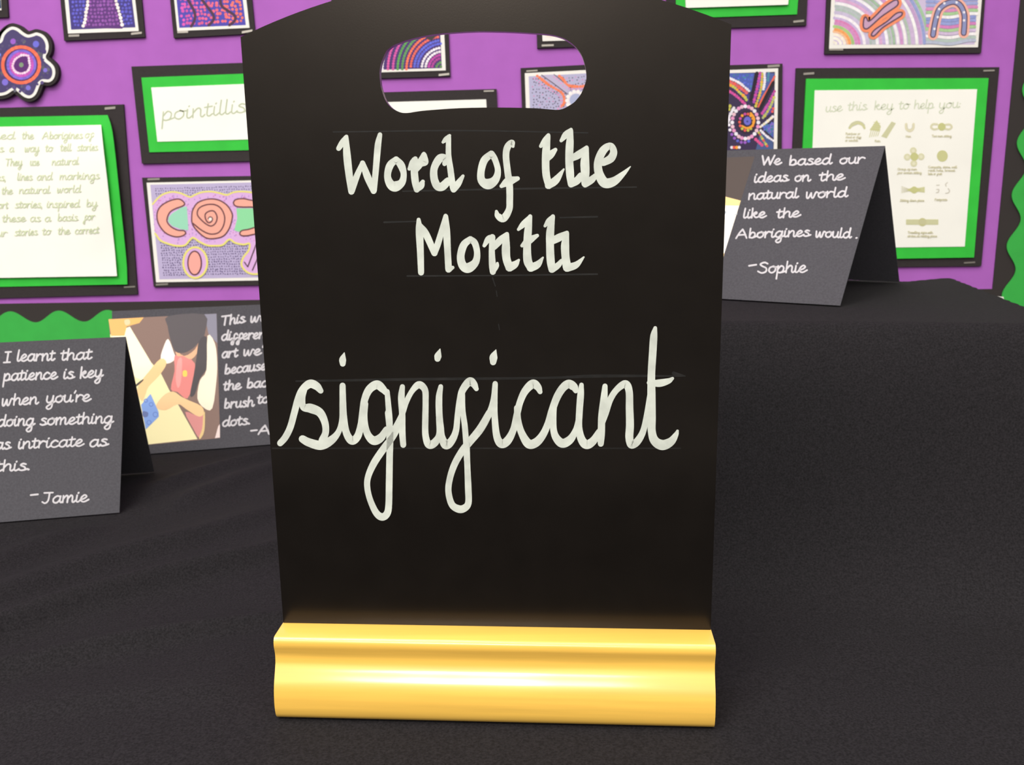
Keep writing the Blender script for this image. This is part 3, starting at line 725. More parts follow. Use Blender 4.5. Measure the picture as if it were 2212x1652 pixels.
for k in range(5): ink.stroke(Zk([(640 + k * 28, 690 - k * 4, 10), (665 + k * 30, 590, 10)]), OL)
for k in range(4): ink.stroke(Zk([(700 - k * 8, 480 + 32 * k, 7), (790, 500 + 28 * k, 7)]), OD)
ink.poly(Zk([(950,470),(1010,495),(880,705),(805,680)]), OL)
for k in range(4): ink.stroke(Zk([(955 + 14 * k, 475 + 6 * k, 4), (815 + 17 * k, 680 + 6 * k, 4)]), GY)
ink.stroke(Zk([(1155,510,38),(1160,570,40),(1205,602,40),(1250,570,40),(1258,510,38)]), rgb(222, 216, 186))
ink.stroke(Zk([(1165,520,6),(1180,570,6),(1205,580,6),(1235,560,6),(1245,520,6)]), GY)
ink.stroke(Zk([(1590,510,30),(1530,510,30),(1505,550,30),(1540,580,30),(1590,575,30)]), rgb(216, 212, 180)); ink.stroke(Zk([(1710,515,30),(1770,515,30),(1795,550,30),(1760,580,30),(1710,575,30)]), rgb(216, 212, 180))
ink.up(); ink.dot(*Zk([(1655, 545)])[0], 8.5, OD, 18)
for (x, y) in ((1255, 880), (1170, 970), (1365, 965), (1262, 1060)): ink.dot(*Zk([(x, y)])[0], 7.4, rgb(216, 213, 178), 14); ink.dot(*Zk([(x, y)])[0], 3.6, rgb(226, 223, 196), 10)
ink.up(); ink.dot(*Zk([(1270, 965)])[0], 8.8, OD, 18); ink.dot(*Zk([(1663, 955)])[0], 11.8, rgb(202, 201, 146), 20, 12.4)
Zk2 = Z(1900, 380, 9.177)
for k in range(5): ink.stroke(Zk2([(435, 210 + 30 * k, 11), (600, 262 + 8 * k, 11)]), rgb(210, 206, 178))
ink.poly(Zk2([(740,240),(895,215),(895,330),(740,310)]), OL); ink.poly(Zk2([(540,275),(690,205),(830,275),(690,348)]), OD); ink.dot(*Zk2([(685, 277)])[0], 7.6, OD, 16)
for pts in ([(1130,185,16),(1185,180,16)], [(1345,130,16),(1310,165,16),(1320,205,16)], [(1130,270,16),(1175,270,16),(1165,320,18),(1125,330,16)], [(1360,250,16),(1385,290,18),(1370,330,18),(1310,345,16)]): ink.stroke(Zk2(pts), rgb(200, 194, 180))
ink.poly(Zk2([(525,860),(1165,860),(1165,965),(525,965)]), OL); ink.dot(*Zk2([(850, 915)])[0], 9, rgb(198, 195, 146), 16)
for k in range(3): ink.stroke(Zk2([(535, 885 + 27 * k, 5), (1155, 885 + 27 * k, 5)]), GY)
CAPT = rgb(205, 200, 168)
def cap(Zx, wd, x0, x1, y, s): 
    p = Zx([(x0, y), (x1, y)])
    words = wd.split(' '); tot = sum(sum(HAND[c][0] for c in w_) + .6 for w_ in words); x = p[0][0]; k = (p[1][0] - p[0][0]) / tot
    for w_ in words:
        L = sum(HAND[c][0] for c in w_) * k
        write(ink, w_, x, x + L, p[0][1], p[0][1], s, 1.15, CAPT, 0, 2); x += L + .6 * k
for a in ((Zk,'Rainbow or',305,525,658,3.0),(Zk,'cloud or cliff',305,535,705,3.0),(Zk,'or sandhill',300,490,752,3.0),(Zk,'Rain',715,805,760,3),(Zk,'Man',1150,1235,695,3),(Zk,'Two men sitting',1515,1805,690,3),
          (Zk,'Group of men',1035,1320,1155,3),(Zk,'four women sitting',1030,1385,1205,3),(Zk,'Campsite, stone, well',1465,1885,1125,3),(Zk,'rock hole, breast',1465,1860,1172,3),(Zk,'hole or fruit',1465,1670,1220,3),
          (Zk2,'Sitting down place',405,905,505,3),(Zk2,'Footprints',1095,1360,490,3),(Zk2,'Travelling signs with',560,1075,1140,3),(Zk2,'circles as resting place',555,1160,1210,3)):
    cap(*a)
ink.build('printed_symbols', M_INKS, pp, o)

# ------------------------------------------------------------------ black cloth over the table and over a box at the right
BOX_Z = 0.160
bp = [on_z(2050, 598, BOX_Z), on_z(2240, 672, BOX_Z)]
pb0 = on_z(1945, 608, BOX_Z)
def line(a, b):                     # outward signed distance to the line a->b (outside on the left of travel)
    a, b = np.array(a[:2]), np.array(b[:2]); d = (b - a) / np.linalg.norm(b - a)
    return a, np.array([-d[1], d[0]])
FE = [on_z(1560, 694, BOX_Z), on_z(2240, 700, BOX_Z)]
corner = bp[0]
back_l = corner + (pb0 - corner) / np.linalg.norm((pb0 - corner)[:2]) * 0.30
LINES = [line(FE[1], (corner[0] * .0 + bp[1][0], bp[1][1])), ]
gx = np.unique(np.concatenate([np.arange(-1.0, 1.0001, 0.0075), np.arange(-0.02, 0.50, 0.003)]))
gy = np.unique(np.concatenate([np.arange(0.05, 1.0451, 0.006), np.arange(0.48, 0.98, 0.003)]))
X, Y = np.meshgrid(gx, gy)
# walls of the box outline as half planes: n.(p - a) > 0 is outside
def half(a, b, out):
    a, b = np.array(a[:2], float), np.array(b[:2], float); d = (b - a) / np.linalg.norm(b - a)
    n = np.array([d[1], -d[0]])
    if np.dot(np.array(out) - a, n) < 0: n = -n
    return (X - a[0]) * n[0] + (Y - a[1]) * n[1]
e_front = half(FE[0], FE[1], (0.2, 0.2))
e_right = half(bp[0], bp[1], (0.9, 0.7))
e_back = np.minimum(half(back_l, corner, (0.3, 1.2)), half((pb0[0] + .004, pb0[1] + .006), (0.03, 0.985), (0.3, 1.3)))
e_left = 0.02 - X
ks = 0.004
E_out = ks * np.log(np.exp(e_front / ks) + np.exp(e_right / ks) + np.exp(e_back / ks) + np.exp(e_left / ks))
wF = np.exp(-((e_front - E_out) / 0.02) ** 2)
wd = 0.024 + 0.030 * wF
ZZ = BOX_Z * np.exp(-(np.maximum(E_out + 0.010 * wF - 0.001, 0) / wd) ** (1.4 + .6 * wF))
free = 1 - np.exp(-(np.maximum(E_out, 0) / 0.05) ** 2)
# soft folds pulled across the table
for (p0, p1, hgt, sg) in (((0, 1456), (612, 1332), .0026, .0065), ((0, 1375), (600, 1192), .0042, .010), ((0, 1303), (560, 1120), .0034, .012),
                         ((60, 1205), (590, 1018), .0030, .012), ((255, 1099), (586, 980), .0026, .010), ((0, 1545), (590, 1480), .0012, .012)):
    a, b = on_z(*p0, 0), on_z(*p1, 0)
    d = (b - a)[:2]; L = np.linalg.norm(d); d = d / L; n = np.array([-d[1], d[0]])
    s = (X - a[0]) * d[0] + (Y - a[1]) * d[1]; q = (X - a[0]) * n[0] + (Y - a[1]) * n[1] - 0.004 * np.sin(s * 30)
    prof = np.where(q < 0, np.exp(-(np.abs(q) / (sg * .6)) ** 1.3), np.exp(-(q / (sg * 2.2)) ** 2))
    ZZ = ZZ + 3.6 * hgt * prof * (1 / (1 + np.exp(-(s + .25) / .04))) * (1 / (1 + np.exp((s - L - .02) / .03))) * free
ZZ = ZZ + 0.0006 * np.sin(X * 41 + Y * 17) * np.sin(Y * 53 - X * 9) * free
flat_board = np.exp(-(np.maximum(np.abs(X + 0.01) - 0.125, 0) / .012) ** 2 - (np.maximum(np.abs(Y - 0.424) - 0.045, 0) / .012) ** 2)
ZZ = ZZ * (1 - flat_board * (ZZ < 0.02))
# the cloth lies flat where things stand on it
for (p0, p1, r_) in ((on_z(-420, 1170, 0), on_z(262, 1106, 0), .045), (on_z(-300, 1060, 0), on_z(335, 1016, 0), .02), (on_z(240, 987, 0), on_z(800, 938, 0), .026), (np.array([-.42, .988, 0]), np.array([-.2, 1.038, 0]), .026)):
    d = (p1 - p0)[:2]; L = np.linalg.norm(d); d = d / L
    s_ = np.clip((X - p0[0]) * d[0] + (Y - p0[1]) * d[1], 0, L)
    g = np.hypot(X - p0[0] - d[0] * s_, Y - p0[1] - d[1] * s_)
    ZZ = np.where(ZZ < 0.02, ZZ * (1 - np.exp(-(g / r_) ** 4)), ZZ)
ZZ = ZZ - 0.0006
ny_, nx_ = X.shape
verts = [(float(X[j, i]), float(Y[j, i]), float(ZZ[j, i])) for j in range(ny_) for i in range(nx_)]
faces = [(j * nx_ + i, j * nx_ + i + 1, (j + 1) * nx_ + i + 1, (j + 1) * nx_ + i) for j in range(ny_ - 1) for i in range(nx_ - 1)]
# front edge hangs over the table
b0 = len(verts)
for k, dz in enumerate((-0.01, -0.10, -0.22)):
    for i in range(nx_):
        verts.append((float(gx[i]), 0.044 + 0.006 * math.sin(gx[i] * 40) * (k > 0), dz))
prev = 0
for k in range(3):
    r0 = 0 if k == 0 else b0 + (k - 1) * nx_
    r1 = b0 + k * nx_
    faces += [(r1 + i, r1 + i + 1, r0 + i + 1, r0 + i) for i in range(nx_ - 1)]
cl = mesh('tablecloth', verts, faces, M_CLOTH, smooth=True)
cl['label'] = 'black cotton cloth draped over the display table and a raised box'; cl['category'] = 'tablecloth'

# table carrying the cloth
M_TABLE = mat('pale_table_laminate', (0.55, 0.50, 0.42), 0.45, 0.4, noise=((5, 60, 5), 0.1, 4))
M_STEEL = mat('grey_steel_leg', (0.25, 0.25, 0.26), 0.4, 0.5, metal=0.6)
tb, tbo = thing('display_table', 'low table hidden under the black cloth', 'table', (0, 0.55, FLOOR_Z))
mesh('tabletop', *box(-0.98, 0.98, 0.056, 1.04, -0.035, -0.006), M_TABLE, tb, tbo)
for x in (-0.92, 0.92):
    for y in (0.12, 0.98):
        mesh('leg', *box(x - .018, x + .018, y - .018, y + .018, FLOOR_Z, -0.035), M_STEEL, tb, tbo)

# ------------------------------------------------------------------ the chalkboard
YAW = -0.0664842; BW = 0.21
B0 = np.array([-0.0106633, 0.4201432, 0.0]); BD = np.array([math.cos(YAW), math.sin(YAW), 0]); BN = np.array([math.sin(YAW), -math.cos(YAW), 0])
ZV = np.array([0, 0, 1.0])
def to_uv(px, py):
    P = on_plane(px, py, B0, BN); return float(np.dot(P - B0, BD)), float(P[2])
cbrd, cbo = thing('chalkboard', 'black tabletop chalkboard on a golden wood base reading word of the month significant', 'chalkboard', B0)
arcp = [to_uv(*p) for p in ((517.6, 82), (551.5, 63), (608.5, 39), (662.7, 20), (717, 4), (1429.7, 0), (1489, 16), (1546, 38), (1579, 56))]
co = np.polyfit([p[0] for p in arcp], [p[1] for p in arcp], 2)
us = np.linspace(-BW / 2, BW / 2, 41)
outer = [(-BW / 2, 0.012), (BW / 2, 0.012)] + [(float(u), float(np.polyval(co, u))) for u in us[::-1]]
Zh = Z(790, 50, 4.424)
hole_px = [(132,480),(138,420),(152,365),(190,280),(225,240),(280,205),(420,155),(600,115),(800,92),(1050,78),(1300,80),(1550,92),(1750,108),(1850,130),(1920,160),(2000,220),(2060,300),(2095,400),(2110,500),(2100,570),(2060,670),(2020,725),(1980,765),(1900,812),(1840,828),(1760,824),(1600,812),(1250,806),(900,812),(600,832),(480,846),(400,858),(330,852),(250,812),(190,740),(150,630),(136,550)]
hole = [to_uv(*p) for p in Zh([(q[0], q[1]) for q in catmull([(*p, 0) for p in hole_px], 3, True)])]
import bmesh
bm = bmesh.new()
def loop_edges(pts):
    vs = [bm.verts.new(tuple(B0 + BD * u + ZV * z - cbo)) for u, z in pts]
    return [bm.edges.new((vs[i], vs[(i + 1) % len(vs)])) for i in range(len(vs))]
ed = loop_edges(outer) + loop_edges(hole)
bmesh.ops.triangle_fill(bm, use_beauty=True, use_dissolve=False, edges=ed)
bmesh.ops.recalc_face_normals(bm, faces=bm.faces)
ex = bmesh.ops.extrude_face_region(bm, geom=list(bm.faces))
TH = 0.004
bmesh.ops.translate(bm, vec=Vector(tuple(-BN * TH)), verts=[g for g in ex['geom'] if isinstance(g, bmesh.types.BMVert)])
bmesh.ops.recalc_face_normals(bm, faces=bm.faces)
me = bpy.data.meshes.new('panel'); bm.to_mesh(me); bm.free(); me.materials.append(M_BOARD)
panel = bpy.data.objects.new('panel', me); COL.objects.link(panel); panel.parent = cbrd

# moulded wooden base: profile (distance in front of the board face, height) run along the board
top_z = 0.0412
prof = [(-0.004 - 0.0155, 0.0)]
front = [(0.0000, top_z), (0.0136, top_z), (0.0145, top_z - .0005), (0.0152, top_z - .0015), (0.0156, top_z - .0030), (0.0156, .0366), (0.0151, .0346), (0.0146, .0322), (0.0146, .0302), (0.0150, .0280), (0.0160, .0254), (0.0175, .0224), (0.0190, .0192), (0.0200, .0160), (0.0206, .0125), (0.0208, .0090), (0.0205, .0055), (0.0197, .0026), (0.0182, .0007), (0.0168, 0)]
front = [front[0], front[1]] + [(p[0], p[1]) for p in catmull([(*p, 0) for p in front[2:]], 3)]
backp = [(-TH - d, z) for d, z in front]
profile = front + backp[::-1]
n = len(profile)
V, F = [], []
BU = (-BW / 2 - 0.0002, BW / 2 + 0.0002)
for u in BU:
    for d, z in profile:
        V.append(B0 + BD * u + BN * d + ZV * z)
F = [(i, n + i, n + (i + 1) % n, (i + 1) % n) for i in range(n)] + [tuple(range(n - 1, -1, -1)), tuple(range(n, 2 * n))]
bs = mesh('wooden_base', V, F, M_PINE, cbrd, cbo)
bs['label'] = 'golden varnished pine base with a curved moulded front'
for i, p in enumerate(bs.data.polygons):
    p.use_smooth = len(p.vertices) == 4
bs.data.set_sharp_from_angle(angle=math.radians(38))

# chalk lettering, traced stroke by stroke
def board_fn(px, py, l):
    return on_plane(px, py, B0, BN) + BN * l
ZA, ZB = Z(700, 270, 4.589), Z(1020, 270, 4.589)
ZC, ZD, ZE, ZF, ZG = Z(580, 690, 5.507), Z(820, 740, 5.507), Z(1000, 690, 5.507), Z(1220, 690, 5.507), Z(760, 880, 5.507)
WORDS = {
 'Word': [(ZA, s) for s in (
  [(145,232,50),(185,170,60),(222,115,40)], [(218,125,50),(228,300,75),(250,500,72),(272,660,62)], [(275,655,60),(320,520,62),(382,375,45)], [(382,375,50),(430,510,72),(492,655,58)], [(495,650,58),(515,430,62),(535,200,64),(555,95,45)],
  [(715,340,60),(655,400,75),(630,500,68),(655,580,85),(705,608,105),(770,570,75),(790,490,60),(765,400,75),(715,340,60)],
  [(845,435,35),(880,375,65),(905,335,50)], [(900,350,70),(895,450,72),(905,560,72),(920,640,60)], [(920,635,60),(960,600,70),(980,560,40)], [(905,440,70),(950,380,75),(990,285,40)], [(990,300,60),(1010,370,50),(960,390,50)],
  [(1195,385,45),(1205,330,60),(1150,330,80),(1095,420,72),(1090,520,75),(1120,600,80),(1170,610,85),(1230,555,75)], [(1235,120,50),(1235,300,56),(1255,450,62),(1275,600,62),(1285,640,60)], [(1180,170,30),(1210,140,50),(1245,105,32)], [(1285,640,60),(1330,580,65),(1378,505,32)])],
 'of': [(ZB, s) for s in (
  [(190,285,65),(120,350,75),(88,460,72),(95,550,80),(160,585,105),(230,540,80),(255,450,60),(225,340,60),(190,285,65)],
  [(405,212,30),(395,172,55),(352,215,68),(335,300,65),(350,450,66),(370,600,68),(372,750,66),(365,840,66),(310,925,75),(255,900,60),(240,855,30)], [(290,605,40),(360,560,88),(450,530,45)])],
 'the': [(ZB, s) for s in (
  [(680,210,36),(720,150,50),(755,100,38)], [(755,105,42),(735,230,75),(728,380,75),(735,500,75),(760,600,70)], [(730,330,80),(780,290,75),(825,245,40)], [(755,600,70),(830,545,75),(908,438,18)],
  [(882,155,34),(930,95,65),(980,45,36)], [(980,55,42),(968,180,76),(962,330,78),(970,480,80),(980,585,65)], [(980,590,60),(1040,550,75),(1075,500,60)], [(980,335,60),(1060,290,75),(1135,220,36)], [(1138,225,36),(1118,350,85),(1120,480,85),(1115,580,65)], [(1120,590,60),(1180,545,70),(1225,500,50)],
  [(1300,372,70),(1375,330,80),(1402,262,70),(1370,205,62),(1300,250,80),(1250,360,80),(1255,470,85),(1310,570,100),(1400,560,88),(1500,480,48),(1568,412,10)])],
 'Month': [(ZA, s) for s in (
  [(938,938,40),(945,1050,72),(955,1250,68),(962,1462,60)], [(950,1000,60),(1010,1080,70),(1095,1270,62)], [(1095,1270,60),(1140,1140,62),(1205,900,42)], [(1208,905,45),(1215,1050,70),(1225,1250,66),(1235,1430,66)], [(1235,1430,66),(1275,1412,36)],
  [(1450,1130,60),(1385,1190,75),(1355,1300,76),(1375,1390,85),(1430,1415,100),(1500,1360,75),(1518,1270,62),(1495,1170,65),(1450,1130,60)])] + [(ZB, s) for s in (
  [(120,1195,36),(160,1130,60),(200,1105,45)], [(200,1110,60),(195,1250,60),(200,1380,68),(205,1455,60)], [(205,1450,55),(245,1400,40),(250,1370,28)], [(215,1210,60),(280,1140,70),(340,1080,38)], [(345,1080,42),(335,1200,80),(340,1320,80),(370,1410,80)], [(370,1410,85),(425,1380,70),(462,1338,26)],
  [(458,1035,30),(510,980,60),(575,905,36)], [(575,905,42),(555,1040,75),(545,1200,76),(550,1340,85),(580,1410,80)], [(495,1195,36),(560,1145,75),(645,1095,36)], [(580,1415,80),(650,1380,70),(702,1312,18)],
  [(722,1000,30),(760,950,55),(800,905,38)], [(800,905,42),(775,1050,78),(772,1200,78),(778,1340,80),(790,1430,70)], [(790,1430,70),(850,1390,60),(885,1345,40)], [(790,1150,70),(870,1110,75),(940,1065,38)], [(940,1070,42),(922,1180,80),(925,1300,80),(940,1410,85)], [(940,1415,80),(1030,1385,65),(1107,1308,16)])],
 'significant': [(ZC, s) for s in (
  [(140,1470,75),(200,1400,80),(260,1280,80),(310,1100,80),(350,950,80),(400,840,85),(490,765,100),(570,790,95),(622,848,66)],
  [(430,820,70),(402,930,75),(415,1040,80),(500,1055,110),(610,1105,100),(670,1220,85),(680,1340,80),(640,1440,90)],
  [(405,1420,90),(480,1460,100),(620,1495,110),(740,1440,100),(830,1340,70),(870,1200,60),(880,1000,70),(882,790,70)],
  [(882,785,72),(885,950,78),(895,1150,80),(925,1340,85),(990,1440,95),(1060,1390,90),(1100,1250,80),(1120,1100,80),(1145,950,85),(1200,830,95),(1290,775,105),(1360,825,90),(1400,875,60)],
  [(1150,1000,75),(1140,1150,75),(1155,1290,80),(1195,1390,90),(1260,1440,105),(1340,1400,95),(1400,1300,60)],
  [(903,395,12),(884,470,80),(884,525,70)], [(1412,855,60),(1425,1000,68),(1440,1200,75),(1440,1420,75)])] + [(ZG, s) for s in (
  [(432,60,75),(455,300,78),(450,600,78),(445,900,80),(440,1150,80),(420,1260,85),(360,1300,90),(290,1250,80),(220,1100,72),(185,950,72),(195,820,75),(270,650,85),(400,460,85),(500,330,75),(585,160,70)],
  [(1365,420,75),(1375,700,72),(1385,950,78),(1387,1130,78),(1340,1195,88),(1270,1205,92),(1190,1150,80),(1150,1000,75),(1165,850,75),(1220,680,80),(1310,520,85),(1400,410,90),(1530,250,95),(1640,60,85)])] + [(ZD, s) for s in (
  [(272,522,60),(260,650,80),(270,850,75),(270,1050,78),(282,1215,70)],
  [(180,1030,75),(265,860,68),(320,700,65),(390,570,65),(470,500,88),(540,560,76),(548,700,72),(545,900,74),(545,1080,76),(570,1190,85),(610,1215,95),(670,1170,90),(705,1080,60),(702,900,60)],
  [(728,520,56),(708,650,78),(710,850,80),(725,1000,80),(740,1120,85),(790,1215,105),(860,1160,90),(910,1040,75),(930,850,70),(955,680,75),(990,560,85),(1070,460,95),(1120,490,85),(1152,548,56)],
  [(720,75,12),(697,150,82),(690,190,74)], [(985,610,65),(990,800,65),(1015,1000,70),(1030,1200,70),(1040,1400,72)],
  [(1200,1020,90),(1300,850,75),(1350,680,60),(1375,485,62)])] + [(ZE, s) for s in (
  [(385,762,62),(375,950,75),(378,1150,75),(402,1380,85),(455,1475,100),(530,1440,100),(600,1310,80),(645,1120,80),(680,980,80),(740,850,90),(830,765,105),(890,800,88),(918,858,58)],
  [(393,360,12),(366,440,92),(360,505,76)],
  [(645,1050,75),(655,1200,80),(700,1350,85),(780,1475,108),(870,1460,105),(950,1370,90),(1010,1240,80),(1060,1080,85),(1120,920,90),(1190,810,95),(1260,765,102),(1320,800,96),(1342,845,62)],
  [(1085,1000,70),(1075,1150,75),(1080,1320,80),(1120,1420,95),(1190,1470,108),(1280,1420,95),(1340,1310,65),(1370,1180,50)],
  [(1410,775,54),(1400,900,80),(1385,1100,80),(1380,1280,80),(1410,1420,95),(1470,1485,108),(1550,1440,95),(1620,1330,70)])] + [(ZF, s) for s in (
  [(478,790,62),(465,950,85),(440,1150,85),(435,1350,85),(428,1475,72)],
  [(420,1300,60),(480,1120,80),(540,950,75),(620,830,75),(720,765,92),(765,850,86),(770,1050,90),(775,1250,95),(768,1400,95),(790,1490,85),(860,1450,90),(930,1330,75),(970,1150,65),(1010,900,60)],
  [(1075,100,46),(1058,200,85),(1045,400,90),(1030,650,90),(1030,900,98),(1030,1150,104),(1035,1330,95),(1070,1440,108),(1160,1490,122),(1260,1450,100),(1320,1370,62),(1340,1322,32)],
  [(1000,750,52),(1120,755,90),(1230,730,68),(1282,698,36)])],
}
ink = Ink(board_fn, 0.00004, 1e-6)
for l in ([(870,413,3),(1100,408,4),(1375,404,3)], [(880,596,4),(1060,595,3),(1290,592,4)], [(640,823,4),(900,819,6),(1180,816,5),(1290,812,7),(1478,812,3)], [(588,968,3),(900,968,3),(1470,968,3)], [(720,285,3),(1000,282,3),(1270,287,3)], [(830,480,4),(900,478,3)], [(1210,470,3),(1290,468,4)],
          [(1455,806,8),(1480,812,3)], [(1064,600,3),(1070,618,2)], [(1072,628,2),(1074,640,2)], [(1077,700,2),(1079,712,2)]):
    ink.stroke(l, n=4)
ink.build('chalk_smudge', M_SMUDGE, cbrd, cbo, False)
lift = 0.00008
for wname, strokes in WORDS.items():
    ink = Ink(board_fn, lift, 4e-6)
    for Zx, s in strokes: ink.stroke(Zx(s), n=9)
    wob = ink.build('chalk_word', M_CHALK, cbrd, cbo, False)
    wob['label'] = 'white chalk pen lettering reading ' + wname

# ------------------------------------------------------------------ folded black cards standing like tents
def nrm(v): return v / np.linalg.norm(v)
def tent(label, A, Bc, Kc, d, width, z0):
    """A apex end, Bc front foot, Kc back foot (all at the visible end); d = direction of the fold away from that end"""
    t, o = thing('folded_card', label, 'card', ((Bc + Kc) / 2 + d * width / 2)[:2].tolist() + [z0])
    nf = nrm(np.cross(d, A - Bc));  nf = nf if np.dot(nf, CAM - Bc) > 0 else -nf
    nk = nrm(np.cross(d, A - Kc));  nk = nk if np.dot(nk, A - (Bc + Kc) / 2 + (Kc - Bc)) > 0 else -nk
    th = 0.0005
    inn = A - ZV * th * 2.2
    ringp = [Bc, A, Kc, Kc - nk * th, inn, Bc - nf * th]
    V = [p for p in ringp] + [p + d * width for p in ringp]
    F = [(i, (i + 1) % 6, 6 + (i + 1) % 6, 6 + i) for i in range(6)]
    F += [(0, 5, 4, 1), (1, 4, 3, 2), (6, 7, 10, 11), (7, 8, 9, 10)]
    mesh('card', V, F, M_CARD, t, o)
    fn = lambda px, py, l: on_plane(px, py, Bc, nf) + nf * l
    return t, o, fn
def apex_over(px, py, mid):
    d = ray(px, py); tt = np.dot(d[:2], mid[:2]) / np.dot(d[:2], d[:2]); return CAM + d * tt
WI = (1, 1, 1)
def card_words(fn, t, o, rows, xh, wd):
    ink = Ink(fn, 0.0001, 4e-7)
    for (word, x0, x1, y0, y1, *h) in rows:
        write(ink, word, x0, x1, y0, y1, h[0] if h else xh, wd, WI, .12, 4)
    ink.build('handwriting', M_CARDINK, t, o, False)

# front left card
Bc, Kc = on_z(258, 1107, 0.0006), on_z(333, 1018, 0.0006)
A = apex_over(272, 727, (Bc + Kc) / 2)
t, o, fn = tent('folded black card beginning I learnt that, in front of the photo card', A, Bc, Kc, nrm(on_z(0, 1128, 0.0006) - Bc), 0.21, 0)
card_words(fn, t, o, [('I',7,24,783,782),('learnt',36,118,780,778),('that',130,198,778,775),
  ('patience',7,123,822,818),('is',136,160,818,817),('key',172,222,817,813),
  ('when',3,82,876,872),("you're",99,195,870,866),
  ('doing',-6,74,921,918),('something',86,244,918,913),
  ('as',-10,23,971,969),('intricate',38,180,969,963),('as',193,233,965,962),
  ('this.',-10,66,1018,1015),('-',64,83,1078,1077),('Jamie',90,190,1087,1083)], 14.4, 3.7)

# card with the photo
zc = 0.0006
BL_ = on_z(247, 986, zc); BR_ = on_z(580, 960, zc)
dd = nrm(BR_ - BL_)
rt_ = ray(217, 673)
k = np.linspace(.7, 1.3, 6001); P = CAM + k[:, None] * rt_[None, :] / np.linalg.norm(rt_)
dist = np.abs(np.linalg.norm(P - BL_, axis=1) - 0.148); far = k > np.dot(BL_ - CAM, rt_) / np.linalg.norm(rt_)
A = P[np.argmin(np.where(far, dist, 9))]
hz = (A - BL_).copy(); hz[2] = 0; hz = hz - dd * np.dot(hz, dd)
Kc = BL_ + 2 * hz
A = BL_ + hz + ZV * (A[2] - BL_[2])
t, o, fn = tent('folded black card with a photo of someone painting at a desk', A, BL_, Kc, dd, 0.21, 0)
Zc = Z(200, 640, 4.348)
pq = Zc([(150, 214), (1165, 162), (1197, 1330), (262, 1420)])
pm = Ink(fn, 0.00008, 3e-7); pm.poly(pq, rgb(124, 100, 92))
def pic_poly(pts, cc, sm=True):
    S = [(p[0], p[1]) for p in catmull([(*p, 0) for p in pts], 3, True)] if sm else pts
    pm.up(6e-6); pm.poly(Zc(S), rgb(*cc))
pic_poly([(165,360),(310,300),(350,285),(550,620),(640,720),(720,880),(800,1010),(985,1340),(262,1418)], (232, 222, 172), False)
pic_poly([(180,370),(310,300),(350,285),(565,650),(500,800),(400,760)], (246, 238, 204), False)
pic_poly([(150,216),(480,198),(440,250),(320,285),(300,370),(175,372)], (222, 168, 98), False)
pic_poly([(300,225),(345,218),(350,260),(310,270)], (222, 190, 150))
pic_poly([(1050,168),(1164,163),(1172,440),(1090,360)], (124, 122, 138), False)
pic_poly([(710,400),(760,520),(775,590),(700,632),(640,585),(665,480)], (234, 224, 214))
pic_poly([(640,585),(695,630),(625,745),(525,850),(495,930),(462,985),(420,900),(440,820),(530,705)], (232, 192, 138))
pic_poly([(405,830),(470,780),(475,792),(415,845)], (70, 60, 55))
pic_poly([(770,560),(850,560),(960,630),(945,800),(890,960),(800,900),(735,870),(770,700)], (212, 126, 122))
pic_poly([(800,600),(840,590),(830,800),(800,860),(780,760)], (226, 150, 146))
pic_poly([(780,500),(860,560),(960,500),(1015,400),(1000,500),(930,590),(850,560),(795,560)], (214, 164, 130))
pic_poly([(850,700),(885,700),(885,750),(850,750)], (214, 196, 90))
pic_poly([(708,187),(1050,169),(1058,330),(1030,400),(990,440),(940,490),(860,530),(780,520),(735,420),(705,280)], (80, 74, 78))
pic_poly([(1000,420),(1070,380),(1082,560),(1070,680),(1005,780),(960,920),(915,930),(950,740),(975,580)], (70, 64, 68))
pic_poly([(1080,370),(1148,440),(1170,620),(1162,800),(1125,1050),(1050,1050),(985,960),(1008,790),(1070,690)], (234, 220, 198))
pic_poly([(605,1005),(680,920),(760,895),(830,940),(900,975),(1020,1030),(1045,1095),(1000,1132),(880,1060),(800,1012),(690,1068),(605,1050)], (230, 190, 142))
pic_poly([(870,1085),(1000,1130),(1045,1120),(1030,1250),(1000,1325),(950,1250)], (204, 134, 132))
pic_poly([(1040,1110),(1055,1090),(1050,1260),(1015,1335),(1000,1325),(1030,1240)], (216, 186, 130))
pic_poly([(1180,1220),(1196,1200),(1196,1325),(1150,1332)], (220, 200, 196), False)
pic_poly([(455,1020),(545,915),(620,1085),(622,1130),(500,1250)], (122, 154, 216), False)
for (x, y, r) in ((550, 1015, 18), (530, 1185, 20), (590, 1110, 22), (500, 980, 16)):
    pm.up(1e-5); pm.stroke(Zc([(x + r * math.cos(a * .785), y + r * math.sin(a * .785), 6) for a in range(8)]), rgb(92, 116, 188), 2, True)
pic_poly([(470,1080),(520,1090),(515,1130),(475,1130)], (96, 110, 160))
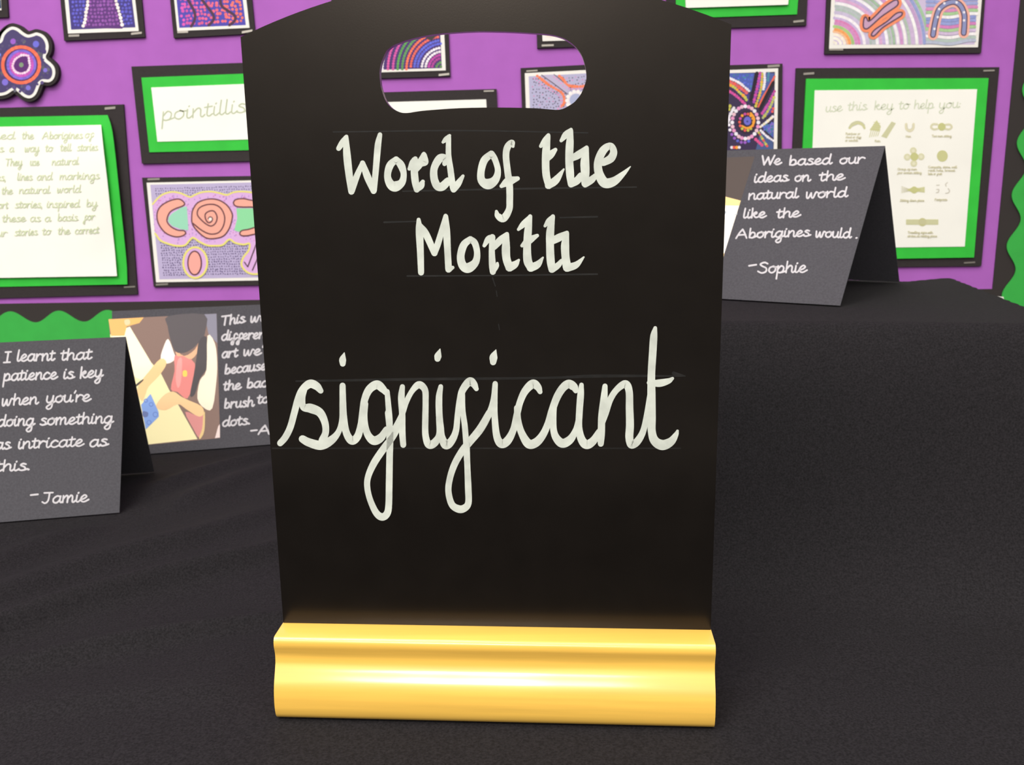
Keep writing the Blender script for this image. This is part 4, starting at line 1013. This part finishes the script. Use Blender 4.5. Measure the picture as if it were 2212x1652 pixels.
ph = pm.build('photo', M_INKS, t, o)
ph['label'] = 'printed photo of a person in a white shirt and red tie painting'
card_words(fn, t, o, [('This',477,529,703,696),('was',540,594,696,692),
  ('different',478,582,735,730),('art',479,513,773,770),("we've",525,600,768,764),
  ('because',485,575,808,798),('the',482,520,843,840),('back',533,592,838,834),
  ('brush',484,548,882,877),('to',555,581,872,869),('dots.',480,541,921,916),('-',540,556,938,937),('A',558,585,938,937,12)], 12.4, 3.6)

# card on the box
zs_ = BOX_Z + 0.0006
Bc, Kc = on_z(1815, 660, zs_), on_z(1943, 608, zs_)
A = apex_over(1912, 315, (Bc + Kc) / 2)
t, o, fn = tent('folded black card beginning We based our, on the raised box at right', A, Bc, Kc, nrm(on_z(1556, 645, zs_) - Bc), 0.21, BOX_Z)
Zq = Z(1540, 300, 4.348)
pm = Ink(fn, 0.00008, 3e-7)
pm.poly(Zq([(-420, 195), (392, 165), (92, 1125), (-700, 1080)]), rgb(74, 64, 60))
pm.up(); pm.poly(Zq([(-540, 520), (-200, 420), (100, 538), (262, 580), (92, 1125), (-700, 1080)]), rgb(232, 200, 138))
pm.up(); pm.poly(Zq([(-300, 620), (246, 628), (108, 1075), (-300, 1010)]), rgb(240, 232, 224))
pm.up(); pm.stroke(Zq([(80, 700, 30), (112, 690, 30)]), rgb(150, 160, 170)); pm.stroke(Zq([(205, 715, 14), (222, 705, 14)]), rgb(180, 185, 190))
ph = pm.build('photo', M_INKS, t, o)
ph['label'] = 'printed photo showing a white sheet on a yellow table'
card_words(fn, t, o, [('We',1645,1687,356,355),('based',1704,1796,357,354),('our',1813,1867,354,352),
  ('ideas',1628,1703,394,391),('on',1716,1750,392,391),('the',1769,1824,391,388),
  ('natural',1616,1724,431,427),('world',1740,1830,428,425),('like',1605,1654,471,470),('the',1677,1728,471,468),
  ('Aborigines',1590,1750,515,510),('would',1761,1838,512,514),('.',1846,1856,515,515),('-',1616,1635,582,580),('Sophie',1636,1742,590,588,14.5)], 12.4, 3.6)
